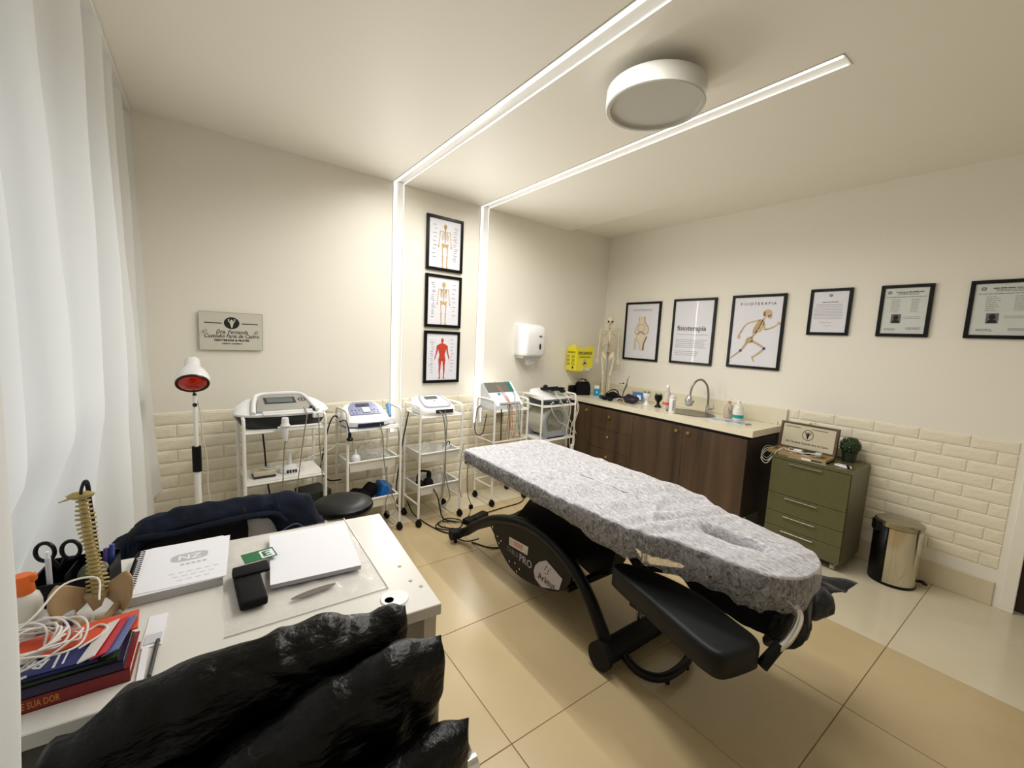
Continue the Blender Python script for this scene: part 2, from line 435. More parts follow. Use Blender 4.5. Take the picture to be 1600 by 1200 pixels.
# curtain
def curtain():
    folds = [-3.4, -2.98, -2.62, -2.24, -1.84, -1.42, -1.07, -.76, -.47, -.21]
    def f(u, v):
        y = -3.55 + u*3.38
        z = 2.575 - v*2.50
        # fold phase from the irregular fold spacing
        ph = 0
        for k in range(len(folds)-1):
            if folds[k] <= y <= folds[k+1]: ph = k + (y-folds[k])/(folds[k+1]-folds[k]); break
        else: ph = 0 if y < folds[0] else len(folds)-1 + (y-folds[-1])/.3
        amp = .046 + .012*math.sin(y*5+1)
        nr = max(0, min(1, (-2.60-y)/.07)); nr = nr*nr*(3-2*nr); amp *= 1-.75*nr
        c = math.cos(2*PI*ph); c = math.copysign(abs(c)**.8, c)
        x = -4.125 + amp*c*(.75+.25*v)
        x += .118*nr - .035*(1-nr)*max(0, min(1, (-2.2-y)/.2))
        # pleat heads droop in steps under the ceiling
        if v < .03: z -= .02*(1-c)/2
        # pushed back behind the desk, gathered by it
        k = max(0, min(1, (1.15-z)/.45)); g = max(0, min(1, (y+2.66)/.1))*max(0, min(1, (-1.2-y)/.5))
        x = x*(1-k*g) + (-4.262+.02*c)*k*g
        x += .02*noise.noise(Vector((y*2.1, z*1.1, 3))) + .006*noise.noise(Vector((y*9, z*3, 1)))
        if y > -1.3: x += .055*v*min(1, (y+1.3)/.8)
        # hem lifted and kicked out near the back wall
        if y > -.7:
            q = (y+.7)/.53; z += q*.42*v*v; x += .03*q*v*v*math.sin(y*30)
        return (x, y, z)
    b = MB(); b.grid(260, 60, f)
    m = mat('curtain_cloth', 'f8f7f3', .8, sub=0)
    nt = m.node_tree; N = nt.nodes; L = nt.links
    tl = N.new('ShaderNodeBsdfTranslucent'); tl.inputs[0].default_value = lin('f4f4f2'); mx = N.new('ShaderNodeMixShader'); mx.inputs[0].default_value = .32
    L.new(N['Principled BSDF'].outputs[0], mx.inputs[1]); L.new(tl.outputs[0], mx.inputs[2]); L.new(mx.outputs[0], N['Material Output'].inputs[0])
    o = b.build('curtain', m, sharp=0)
    tag(o, 'long white pleated curtain hanging over the window along the left wall', 'curtain')
curtain()
b = MB(); b.box(-4.16, -4.09, -4.0, -.17, 2.578, 2.598, .002, 1)
tag(b.build('curtain_track', WMET), 'white curtain track fixed to the ceiling above the pleated curtain', 'curtain track')
# ================================================================ framed prints
SHEET = mat('glazed_sheet', 'e4e4ec', .35, coat=.15)
SHEETC = mat('glazed_certificate', 'd3d8d4', .35, coat=.15)
BON = mat('print_bone', 'c9a765', .6); BOND = mat('print_bone_dark', '8f6d3c', .6); BONL = mat('print_bone_pale', 'dcc79c', .6)
MUS = mat('print_muscle', 'c4422f', .6); MUSD = mat('print_muscle_dark', '7f2418', .6)
def framed(t, w_, h_, fw_=.02, dep=.02, sheet=None):
    b = MB(); o = [(-w_/2, -h_/2), (w_/2, -h_/2), (w_/2, h_/2), (-w_/2, h_/2)]
    for (x0, x1, z0, z1) in ((-w_/2, w_/2, -h_/2, -h_/2+fw_), (-w_/2, w_/2, h_/2-fw_, h_/2), (-w_/2, -w_/2+fw_, -h_/2+fw_, h_/2-fw_), (w_/2-fw_, w_/2, -h_/2+fw_, h_/2-fw_)):
        b.box(x0, x1, -dep, -.0005, z0, z1, .0015, 1)
    b.build('frame', FRAME, t)
    b = MB(); b.box(-w_/2+fw_*.9, w_/2-fw_*.9, -dep*.55, -.001, -h_/2+fw_*.9, h_/2-fw_*.9)
    return b.build('print', sheet or SHEET, t)
def lines(par, rows, m, x0, x1, z, dz, y, hgt, seed=1, ragged=.2, name='caption_lines', broken=True):
    rnd = random.Random(seed); b = MB()
    for i in range(rows):
        zz = z - i*dz; x = x0; xe = x1 - rnd.random()*ragged*(x1-x0)
        while x < xe:
            l = rnd.uniform(.6, 2.2)*hgt*3 if broken else xe-x
            b.stroke([(x, zz), (min(x+l, xe), zz)], hgt, y); x += l+hgt*.9
    return b.build(name, m, par)
def skel_print(par, y, s, back=False):
    a = MB(); d = MB()
    if back: a.disc(0, .142*s, .017*s, .022*s, y)
    else:
        a.disc(0, .145*s, .015*s, .019*s, y); a.disc(0, .127*s, .009*s, .009*s, y)
        d.disc(-.006*s, .143*s, .004*s, None, y-.0003, 8); d.disc(.006*s, .143*s, .004*s, None, y-.0003, 8); d.stroke([(-.005*s, .125*s), (.005*s, .125*s)], .002*s, y-.0003)
    a.stroke([(0, .125*s), (0, -.01*s)], .007*s, y)
    for k in range(7):
        z = .098-.010*k; ww = (.02, .027, .031, .033, .033, .031, .027)[k]
        for sg in (-1, 1): a.stroke([(0, (z+.002)*s), (sg*ww*.6*s, (z+.004)*s), (sg*ww*s, (z-.004)*s), (sg*ww*.75*s, (z-.011)*s)], .003*s, y)
    a.stroke([(-.045*s, .105*s), (0, .102*s), (.045*s, .105*s)], .004*s, y)
    for sg in (-1, 1):
        if back: a.poly([(sg*.012*s, y, .098*s), (sg*.036*s, y, .10*s), (sg*.022*s, y, .067*s)])
        a.stroke([(sg*.047*s, .105*s), (sg*.053*s, .045*s)], .007*s, y, .005*s)
        a.stroke([(sg*.053*s, .043*s), (sg*.059*s, -.005*s)], .006*s, y, .004*s)
        for q in range(4): a.stroke([(sg*(.059+.001*q)*s, -.006*s), (sg*(.055+.004*q)*s, -.03*s)], .002*s, y)
        a.poly([(0, y, -.012*s), (sg*.03*s, y, .008*s), (sg*.034*s, y, -.008*s), (sg*.018*s, y, -.03*s), (sg*.004*s, y, -.024*s)])
        a.stroke([(sg*.027*s, -.022*s), (sg*.021*s, -.1*s)], .008*s, y, .006*s); a.disc(sg*.021*s, -.102*s, .007*s, None, y)
        a.stroke([(sg*.020*s, -.106*s), (sg*.018*s, -.178*s)], .007*s, y, .004*s); a.stroke([(sg*.026*s, -.106*s), (sg*.022*s, -.175*s)], .003*s, y)
        a.poly([(sg*.013*s, y, -.18*s), (sg*.023*s, y, -.18*s), (sg*.032*s, y, -.196*s), (sg*.016*s, y, -.194*s)])
        d.disc(sg*.012*s, -.005*s, .004*s, None, y-.0003, 8)
    a.build('bone_drawing', BON, par); d.build('bone_shading', BOND, par)
def muscle_print(par, y, s):
    a = MB(); d = MB()
    a.disc(0, .145*s, .014*s, .019*s, y); a.stroke([(0, .13*s), (0, .115*s)], .014*s, y)
    a.poly([(x*s, y, z*s) for x, z in ((-.02, .118), (-.045, .105), (-.038, .06), (-.026, .02), (-.034, -.02), (0, -.035), (.034, -.02), (.026, .02), (.038, .06), (.045, .105), (.02, .118))])
    for sg in (-1, 1):
        a.stroke([(sg*.044*s, .10*s), (sg*.052*s, .05*s), (sg*.066*s, .0*s)], .02*s, y, .009*s)
        a.stroke([(sg*.066*s, 0), (sg*.072*s, -.02*s)], .012*s, y, .006*s)
        a.stroke([(sg*.02*s, -.02*s), (sg*.02*s, -.09*s)], .032*s, y, .016*s)
        a.stroke([(sg*.02*s, -.09*s), (sg*.023*s, -.12*s), (sg*.019*s, -.175*s)], .02*s, y, .008*s)
        a.poly([(sg*.013*s, y, -.172*s), (sg*.024*s, y, -.172*s), (sg*.032*s, y, -.19*s), (sg*.014*s, y, -.19*s)])
        d.stroke([(sg*.03*s, .085*s), (sg*.008*s, .078*s), (sg*.006*s, .09*s)], .002*s, y-.0003)
        for q in range(4): d.stroke([(sg*.003*s, (.062-.016*q)*s), (sg*.018*s, (.064-.016*q)*s)], .002*s, y-.0003)
        d.stroke([(sg*.02*s, -.03*s), (sg*.014*s, -.08*s)], .002*s, y-.0003); d.stroke([(sg*.02*s, -.1*s), (sg*.02*s, -.15*s)], .002*s, y-.0003)
    a.build('muscle_drawing', MUS, par); d.build('muscle_shading', MUSD, par)
def notes(par, y, s, sides, seed):
    rnd = random.Random(seed); b = MB()
    for sg, n in sides:
        for k in range(n):
            z = (.15 - k*.30/n + rnd.uniform(-.004, .004))*s; x = sg*rnd.uniform(.08, .095)*s; l = rnd.uniform(.018, .034)*s
            b.stroke([(x, z), (x+sg*l, z)], .0032*s, y)
            if rnd.random() < .6: b.stroke([(x-sg*.003*s, z), (x-sg*rnd.uniform(.01, .03)*s, z-rnd.uniform(-.004, .004)*s)], .0008*s, y)
    b.build('caption_lines', INKG, par)
for k, (zc, hh, lab) in enumerate(((2.212, .438, 'black framed front view skeleton chart, topmost of the three between the light channels'),
                                   (1.742, .436, 'black framed back view skeleton chart, middle of the three between the light channels'),
                                   (1.272, .442, 'black framed red muscle figure chart, lowest of the three between the light channels'))):
    t = at_back('anatomy_chart', lab, 'poster', -2.157, .001, zc, 'anatomy charts between the light channels')
    framed(t, .345, hh, .024); y = -.0125
    if k == 0: skel_print(t, y, .98); notes(t, y, .98, ((-1, 9), (1, 17)), 3)
    elif k == 1: skel_print(t, y, .98, True); notes(t, y, .98, ((-1, 16), (1, 8)), 5)
    else: muscle_print(t, y, .98); notes(t, y, .98, ((-1, 15), (1, 10)), 8)
# three physiotherapy posters on the right wall
def wp(yc, zc, lab): return at_right('wall_poster', lab, 'poster', yc, .001, zc, 'physiotherapy posters above the worktop')
t = wp(-.536, 1.595, 'black framed poster with a knee joint drawing, above the worktop beside the skeleton model'); framed(t, .446, .622, .022); y = -.0125
a = MB(); d = MB()
a.poly([(x, y, z) for x, z in cat2([(-.03, .16), (-.035, .09), (-.075, .02), (-.08, -.02), (-.05, -.035), (0, -.02), (.05, -.035), (.085, 0), (.07, .06), (.035, .10), (.03, .16)], 4)])
a.poly([(x, y, z) for x, z in cat2([(-.06, -.05), (0, -.035), (.075, -.05), (.07, -.085), (.045, -.12), (.04, -.2), (-.005, -.2), (-.02, -.13), (-.055, -.09)], 4)])
a.poly([(x, y, z) for x, z in ((-.085, -.07), (-.06, -.075), (-.055, -.11), (-.05, -.2), (-.075, -.2), (-.078, -.12))])
d.stroke(cat2([(.034, .155), (.04, .10), (.08, .05), (.088, 0), (.06, -.035)], 5), .009, y-.0004, .004)
d.stroke(cat2([(-.034, .155), (-.04, .09), (-.078, .02), (-.08, -.02), (-.05, -.038), (0, -.02), (.05, -.036)], 5), .004, y-.0004)
d.stroke(cat2([(.075, -.05), (.06, -.09), (.042, -.13), (.038, -.2)], 5), .014, y-.0004, .02)
d.stroke(cat2([(-.06, -.05), (-.05, -.09), (-.02, -.13), (-.008, -.2)], 5), .004, y-.0004)
d.stroke(cat2([(-.045, .035), (-.03, .07), (.01, .075), (.035, .05), (.03, .01), (0, -.005), (-.035, .005), (-.045, .035)], 5), .004, y-.0004)
d.stroke([(-.05, -.03), (0, .0), (.05, -.03)], .008, y-.0004); d.stroke([(-.08, -.08), (-.06, -.09), (-.052, -.2)], .003, y-.0004); d.stroke([(-.083, -.1), (-.076, -.2)], .003, y-.0004)
a.build('bone_drawing', mat('print_bone_ivory', 'e2d6c0', .6), t); d.build('bone_shading', BOND, t)
text('F I S I O T E R A P I A', .03, INKG, t, 0, y-.0005, .225, 'lettering', sx=.85)
t = wp(-1.122, 1.604, 'black framed text poster reading fisioterapia in large lower case letters'); framed(t, .438, .628, .022)
text('fisioterapia', .068, mat('faded_print', '3a3234', .7), t, -.16, -.0128, .03, align='LEFT', off=.0006)
b = MB(); b.stroke([(-.16, -.03), (.17, -.03)], .0025, -.0125); b.build('rule_line', INKG, t)
lines(t, 5, INKL, -.165, .165, -.08, .018, -.0125, .0052, 4, .12); lines(t, 3, INKL, -.165, .165, -.192, .018, -.0125, .0052, 5, .4)
t = wp(-1.698, 1.612, 'black framed poster with a running skeletal figure, right of the two other large posters'); framed(t, .432, .626, .022)
text('F I S I O T E R A P I A', .034, mat('plum_print', '4a2f35', .7), t, 0, -.0128, .235, sx=.92)
a = MB(); d = MB(); s = 1
def ST(p, w1, w2=None, tgt=None): (tgt or a).stroke(cat2(p, 4), w1, y, w2)
a.disc(.085, .155, .036, .033, y); a.disc(.105, .128, .016, .018, y)
ST([(.07, .12), (.055, .10), (.03, .04), (.0, -.02), (-.035, -.06)], .014)
a.poly([(x, y, z) for x, z in cat2([(.06, .10), (.03, .105), (-.01, .05), (-.02, 0), (.01, -.01), (.05, .01), (.065, .06), (.06, .10)], 4)])
ST([(.03, .10), (-.06, .075), (-.09, .05)], .014, .010); ST([(-.09, .05), (-.125, -.01), (-.13, -.03)], .012, .008); a.disc(-.13, -.045, .014, .02, y)
ST([(.06, .09), (.075, .02)], .014, .012); ST([(.075, .02), (.13, .035), (.165, .06)], .012, .008); a.disc(.178, .072, .016, .014, y)
a.disc(-.04, -.07, .034, .028, y, rot=.6)
ST([(-.02, -.075), (.03, -.10), (.085, -.135)], .022, .016); ST([(.085, -.135), (.05, -.18), (.0, -.215)], .018, .010); ST([(-.005, -.205), (.005, -.235), (.018, -.255)], .014, .008)
ST([(-.055, -.085), (-.08, -.13), (-.105, -.165)], .022, .016); ST([(-.105, -.165), (-.15, -.205), (-.185, -.235)], .016, .009); ST([(-.19, -.23), (-.195, -.25), (-.182, -.272)], .014, .008)
y -= .0004
d.disc(.06, .15, .010, .022, y); d.stroke([(.09, .14), (.11, .135)], .005, y)
for q in range(6): d.stroke(cat2([(.055-.012*q, .085-.017*q), (.03-.010*q, .085-.017*q), (.01-.006*q, .072-.017*q)], 3), .003, y)
ST([(.05, .09), (.02, .03), (-.03, -.05)], .004, None, d); ST([(-.06, -.06), (-.03, -.09), (-.02, -.06)], .005, None, d)
for p in (((-.09, .05), (-.12, -.02)), ((.08, .018), (.16, .055)), ((.08, -.14), (.01, -.205)), ((-.03, -.08), (.07, -.12)), ((-.06, -.09), (-.1, -.155)), ((-.12, -.175), (-.18, -.228))): d.stroke(list(p), .0025, y)
a.build('figure_drawing', mat('print_figure_tan', 'cdb48c', .6), t); d.build('figure_shading', BOND, t)
for kx, kz in ((.085, -.137), (-.105, -.163)): k = MB(); k.disc(kx, kz, .012, None, y-.0003); k.build('knee_highlight', mat('blue_print', '3a3f78', .6), t)
# three certificates
for k, (yc, ww, lab, sh) in enumerate(((-2.209, .264, 'narrow black framed letter of thanks, leftmost of three framed documents on the right wall', SHEET),
                                   (-2.630, .264, 'black framed licence with small portrait, middle of three framed documents on the right wall', SHEETC),
                                   (-3.075, .31, 'black framed licence with small portrait, rightmost document, cut by the photo edge', SHEETC))):
    t = at_right('framed_certificate', lab, 'certificate', yc, .001, 1.770, 'framed documents on the right wall'); framed(t, ww, .345, .021, .018, sh); y = -.0115
    cx = 0 if k == 0 else -ww*.32
    b = MB(); b.disc(cx, .122, .011, None, y); b.build('seal', INKG, t)
    b = MB(); b.disc(cx, .122, .007, None, y-.0003); b.build('seal_centre', INKL, t)
    if k == 0:
        lines(t, 1, INK, -.05, .05, .073, .01, y, .004, 2, 0); lines(t, 2, INKG, -.085, .085, .055, .014, y, .0025, 9, .1)
        lines(t, 8, INKL, -.095, .095, .025, .0105, y, .0028, 12, .1); lines(t, 1, INKG, -.05, .03, -.078, .01, y, .0025, 6)
        b = MB(); b.stroke(cat2([(-.03, -.105), (-.015, -.098), (-.005, -.11), (.01, -.1), (.03, -.106)], 4), .0012, y); b.build('signature', INKG, t)
    else:
        x0, x1 = -ww*.38, ww*.38
        lines(t, 1, INK, -ww*.2, x1*.85, .124, .01, y, .0045, 3+k, 0); lines(t, 2, INKG, -ww*.16, x1*.7, .115, .008, y, .003, 8+k, .1); lines(t, 1, INKG, x0, x1, .092, .01, y, .003, 5, 0)
        lines(t, 8, INKL, x0*.7, -.02, .075, .0115, y, .0038, 20+k, .4); lines(t, 8, INKL, .03, x1*.7, .075, .0115, y, .0038, 30+k, .4)
        b = MB(); b.poly([(x, y, z) for x, z in ((x0*.62, -.082), (x0*.62+.05, -.082), (x0*.62+.05, -.022), (x0*.62, -.022))]); b.build('portrait_photo', INKG, t)
        b = MB(); b.disc(x0*.62+.025, -.045, .014, .018, y-.0003); b.poly([(x, y-.0003, z) for x, z in ((x0*.62+.004, -.081), (x0*.62+.046, -.081), (x0*.62+.04, -.062), (x0*.62+.012, -.062))]); b.build('portrait_figure', INK, t)
        lines(t, 2, INKL, 0, x1*.9, -.04, .01, y, .003, 40+k, .2); lines(t, 2, INKG, x0*.9, -.03, -.118, .008, y, .003, 44+k, .2); lines(t, 2, INKG, .02, x1, -.112, .008, y, .003, 47+k, .2)
# acrylic name plaque
t = at_back('name_plaque', 'clear acrylic name plaque with a black round emblem, on the wall above the heat lamp', 'sign', -3.662, .012, 1.424)
b = MB(); b.box(-.167, .167, -.004, 0, -.117, .117, .001, 1); b.build('acrylic_panel', mat('frosted_acrylic', 'd2cfc0', .12, coat=.3), t)
b = MB()
for z0, z1, x0, x1 in ((-.1175, -.1155, -.168, .168), (.1155, .1175, -.168, .168), (-.117, .117, -.168, -.166), (-.117, .117, .166, .168)): b.box(x0, x1, -.0045, .0005, z0, z1)
b.build('panel_edge', mat('acrylic_edge', '9a9a88', .3), t)
y = -.0048
b = MB(); b.disc(0, .052, .041, .037, y, 28); b.stroke([(-.14, .051), (-.052, .049)], .006, y); b.stroke([(.055, .05), (.142, .05)], .006, y); b.build('emblem', INK, t)
def emblem(par, x, z, s, y, m):
    b = MB(); b.disc(x, z+.012*s, .004*s, .006*s, y, 10); b.poly([(x-.011*s, y, z+.008*s), (x+.011*s, y, z+.008*s), (x+.002*s, y, z-.026*s), (x-.002*s, y, z-.026*s)])
    for sg in (-1, 1):
        b.stroke(cat2([(x, z+.004*s), (x+sg*.008*s, z+.004*s), (x+sg*.015*s, z+.012*s), (x+sg*.012*s, z+.018*s), (x+sg*.017*s, z+.02*s)], 4), .005*s, y, .003*s)
        b.stroke(cat2([(x, z+.018*s), (x+sg*.009*s, z+.006*s), (x-sg*.002*s, z-.006*s), (x+sg*.004*s, z-.016*s), (x, z-.024*s)], 4), .002*s, y-.0002)
    b.build('emblem_figure', m, par)
emblem(t, 0, .053, 1.15, y-.0004, mat('emblem_white', 'd8d4c4', .5))
for s_, sz, z in (('Dra. Fernanda', .034, -.004), ('Custódio Faria de Castro', .033, -.030)): text(s_, sz, INK, t, .0, y, z, shear=.35, off=.0004, sx=.86)
text('FISIOTERAPIA & PILATES', .0175, INK, t, 0, y, -.056, off=.0007, sx=.98); text('CREFITO 3/278897-F', .0125, INK, t, 0, y, -.077, off=.0004)
for x in (-.135, .135): b = MB(); b.lathe([(0, -.012), (.008, -.012), (.0095, -.009), (.0095, 0.0), (.008, .012)], (x, -.0045, .001), 16, axis=(0, 1, 0)); b.build('standoff', CHROME, t)
# paper towel dispenser
t = at_back('towel_dispenser', 'white wall mounted paper towel dispenser right of the light channels', 'dispenser', -1.217, .0, 1.45)
b = MB(); o = cat2([(-.14, 0), (-.145, -.10), (-.125, -.16), (-.09, -.182), (0, -.19), (.09, -.182), (.125, -.16), (.145, -.10), (.14, 0)], 5)
b.loft(o, [(-.155, .93, .9, 0, 0, 0), (-.15, .97, .95, 0, 0, 0), (-.13, 1, 1, 0, 0, 0), (.05, 1, 1, 0, 0, 0), (.105, 1, .95, 0, 0, 0), (.135, .985, .8, 0, 0, 0), (.152, .95, .55, 0, 0, 0), (.158, .9, .3, 0, 0, 0)])
b.build('cover', WHITE, t, sharp=50)
b = MB(); b.box(-.12, .12, -.12, -.002, -.178, -.155, .004); b.build('base', mat('pale_plastic', 'd8d6cc', .35), t)
b = MB(); b.disc(.035, -.06, .014, .03, -.1915, 20); b.build('level_window', DGREY, t)
b = MB(); b.box(.018, .056, -.1925, -.188, .03, .047, .001, 1); b.build('badge', mat('silver_badge', '8a8a86', .3, .6), t)
b = MB(); b.grid(6, 6, lambda u, v: (-.075+.13*u, -.10-.01*math.sin(u*5+v*2), -.178-v*(.075-.05*abs(u-.35)))); b.build('paper_towel', PAPER, t)
# sharps box
t = at_back('sharps_box', 'yellow cardboard sharps disposal box on a wall bracket above the black bag', 'box', -.50, .085, 1.142, None, -.06)
YEL = mat('yellow_card', 'eadd35', .5)
b = MB(); b.box(-.125, .125, -.09, .065, 0, .215, .002, 1); b.build('carton', YEL, t)
b = MB()
b.prism([(-.125, .212), (.125, .212), (.11, .27), (.06, .285), (.0, .235), (-.06, .252), (-.125, .25)], 'y', -.092, -.089)
b.prism([(-.088, .212), (.065, .212), (.05, .25), (-.01, .275), (-.075, .285)], 'x', -.127, -.124)
b.prism([(-.125, .212), (.125, .212), (.1, .245), (-.1, .245)], 'y', .062, .065)
b.build('top_flap', YEL, t)
text('DESCARPACK', .042, INK, t, 0, -.0925, .19, off=.0008, sx=.78)
b = MB(); b.stroke([(-.08, .158), (.08, .158)], .004, -.0915); b.stroke([(-.08, .145), (.08, .145)], .004, -.0915); b.stroke([(-.08, .158), (-.08, .145)], .003, -.0915); b.stroke([(.08, .158), (.08, .145)], .003, -.0915)
b.poly([(0, -.0915, .045), (.036, -.0915, .087), (0, -.0915, .129), (-.036, -.0915, .087)]); b.build('print_mark', INK, t)
b = MB(); b.poly([(0, -.092, .051), (.03, -.092, .087), (0, -.092, .123), (-.03, -.092, .087)]); b.build('hazard_field', PAPER, t)
b = MB()
for a_ in (90, 210, 330): b.disc(.011*math.cos(math.radians(a_)), .087+.011*math.sin(math.radians(a_)), .010, None, -.0924, 14)
b.build('hazard_symbol', INK, t)
b = MB(); b.box(-.02, .118, -.0925, -.0895, .004, .03); b.build('label_strip', mat('pale_label', 'd8d8d0', .5), t)
b = MB(); b.disc(.1, .017, .009, None, -.093); b.disc(-.005, .017, .008, None, -.093); b.build('label_mark', mat('green_print', '3f5a2a', .5), t)
# printing on the left face of the box
R_ = Matrix.Rotation(-PI/2, 4, 'Z')
s_ = MB(); s_.T = R_
for zc in (.165, .125, .085):
    for xx in (-.06, .015):
        for q in range(4): s_.stroke([(xx, zc-.008*q), (xx+.05, zc-.008*q)], .0028, -.1258)
s_.disc(.06-.02, .035, .014, None, -.1258); 
s_.build('instruction_print', INK, t)
text('DESCARPACK', .028, INK, t, -.1262, -.012, .195, off=.0005, sx=.7, rot=Matrix.Rotation(-PI/2, 4, 'Z') @ Matrix.Rotation(PI/2, 4, 'X'))
b = MB(); b.box(-.07, .07, .065, .15, -.012, .0, .002, 1); b.box(-.07, .07, .10, .112, -.01, .12); b.build('wall_bracket', WMET, t)
# ================================================================ worktop unit along the right wall
STONE = mat('cream_stone', 'e9e2cc', .22, var=(60, 'e0d8bf', .3))
WOOD = mat('dark_wood', '5e4936', .42, var=(9, '34271b', .22), stretch=(1, 1, .07), bump=(60, .05, .001))
CEND_Y, CX = -2.003, -.545
SINK = (-.27, -1.33, .155, .205)   # centre x, y, half width x, half length y
def worktop():
    t = thing('worktop', 'cream stone worktop with an oval steel sink cut in it, along the right wall', 'worktop', (0, 0, .865))
    b = MB(); n = 48
    ell = [(SINK[0]+SINK[2]*math.cos(2*PI*k/n), SINK[1]+SINK[3]*math.sin(2*PI*k/n)) for k in range(n)]
    x0, x1, y0, y1 = CX, -.002, CEND_Y, -.032
    def edge(a):
        dx, dy = math.cos(a), math.sin(a); c = SINK; ts = []
        if dx > 1e-9: ts.append((x1-c[0])/dx)
        if dx < -1e-9: ts.append((x0-c[0])/dx)
        if dy > 1e-9: ts.append((c[1]+.35-c[1])/dy)
        if dy < -1e-9: ts.append((-.35)/dy)
        q = min(ts); return (c[0]+dx*q, c[1]+dy*q)
    A = [b.v((x, y, 0)) for x, y in ell]; B = [b.v((*edge(2*PI*k/n), 0)) for k in range(n)]; D = [b.v((x, y, -.05)) for x, y in ell]
    for k in range(n):
        k2 = (k+1) % n; b.face([A[k], B[k], B[k2], A[k2]]); b.face([A[k], A[k2], D[k2], D[k]])
    for cx in (x0, x1):
        for sy in (-.35, .35): pass
    # corners left by the radial fan, then the two plain lengths and the front and underside
    ya, yb = SINK[1]-.35, SINK[1]+.35
    b.poly([(x0, y0, 0), (x1, y0, 0), (x1, ya, 0), (x0, ya, 0)]); b.poly([(x0, yb, 0), (x1, yb, 0), (x1, y1, 0), (x0, y1, 0)])
    for cx, cy in ((x0, ya), (x1, ya), (x1, yb), (x0, yb)):
        # fill the triangle between the nearest fan points and the corner
        P = sorted([(*edge(2*PI*k/n),) for k in range(n)], key=lambda p: (p[0]-cx)**2+(p[1]-cy)**2)
        p1 = next(p for p in P if abs(p[0]-cx) < 1e-6); p2 = next(p for p in P if abs(p[1]-cy) < 1e-6)
        if p1 != p2: b.poly([(cx, cy, 0), (*p1, 0), (*p2, 0)])
    b.box(x0, x0+.03, y0, y1, -.05, -.0001); b.box(x0+.03, x1, y0, y0+.03, -.05, -.0001); b.box(x0+.03, x1, y1-.01, y1, -.05, -.0001)
    b.box(x0+.03, x1, y0+.03, ya, -.05, -.02)
    b.build('slab', STONE, t)
    b = MB(); b.box(-.022, -.002, -2.018, -.04, .0, .130, .003, 1); b.build('backsplash', STONE, t)
    b = MB(); b.box(-.036, -.022, -1.96, -.04, .0, .022, .002, 1); b.build('rear_ledge', STONE, t)
    b = MB(); b.T = Matrix.Rotation(SKA, 4, 'Z'); b.box(-.60, -.03, -.022, -.001, .0, .13, .003, 1); b.build('side_splash', STONE, t)
    t = thing('sink', 'oval brushed steel sink set into the cream worktop', 'sink', (0, 0, .866))
    b = MB(); pr = []
    for r, z in ((1.0, 0), (1.07, .003), (1.07, .0), (.98, -.004), (.95, -.06), (.88, -.12), (.5, -.135), (0, -.137)): pr.append((r, z))
    b.lathe([(r, z) for r, z in pr], (SINK[0], SINK[1], .001), 48, SINK[2], SINK[3]); b.build('sink_bowl', mat('brushed_steel', '7d7970', .3, 1), t, thick=.001)
    b = MB(); b.lathe([(.0, .004), (.028, .004), (.032, 0)], (SINK[0], SINK[1], -.135), 20); b.build('drain', CHROME, t)
worktop()
t = thing('base_cabinet', 'dark wood base cabinet under the cream worktop, with brass knobs', 'cabinet', (0, 0, 0))
b = MB(); b.box(-.52, -.02, -1.972, -.06, .172, .79); b.build('body', mat('dark_shaded_wood', '2c211a', .5, var=(9, '1c1510', .25), stretch=(1, 1, .07)), t)  # shade on the cabinet side put into the wood colour; plinth shares it
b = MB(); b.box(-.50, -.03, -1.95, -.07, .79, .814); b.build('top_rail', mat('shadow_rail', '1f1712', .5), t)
b = MB(); b.box(-.20, -.02, -1.965, -1.87, 0, .172); b.build('plinth', MATS['dark_shaded_wood'], t)
b = MB(); b.box(-.20, -.02, -.15, -.07, 0, .172); b.build('plinth', MATS['dark_shaded_wood'], t)
def front(kind, y0, y1, z0, z1, knobs):
    b = MB(); b.box(-.538, -.520, y0+.0015, y1-.0015, z0+.0015, z1-.0015, .0015, 1); o = b.build(kind, WOOD, t)
    for ky, kz in knobs:
        b = MB(); b.lathe([(0, 0), (.007, 0), (.006, .010), (.009, .014), (.0135, .017), (.0145, .022), (.012, .026), (0, .0275)], (-.538, ky, kz), 16, axis=(-1, 0, 0)); b.build('knob', BRASS, o)
front('door', -.385, -.065, .172, .79, [(-.335, .745)])
front('drawer', -.925, -.385, .582, .79, [(-.64, .72)]); front('drawer', -.925, -.385, .376, .582, [(-.64, .515)]); front('drawer', -.925, -.385, .172, .376, [(-.64, .31)])
front('door', -1.445, -.925, .172, .79, [(-1.39, .742)]); front('door', -1.97, -1.445, .172, .79, [(-1.50, .742)])
t = thing('under_cabinet_light', 'slim light strip fixed below the dark wood base cabinet, glowing on the floor', 'light', (0, 0, .15))
b = MB(); b.box(-.315, -.285, -1.84, -.2, .008, .021); b.build('channel_housing', ALU, t)
b = MB(); b.box(-.31, -.29, -1.83, -.21, .003, .008); b.build('light_diffuser', emitter('led_warm', (1, .9, .72), 9), t)

# ---- things on the worktop
Z = .8655
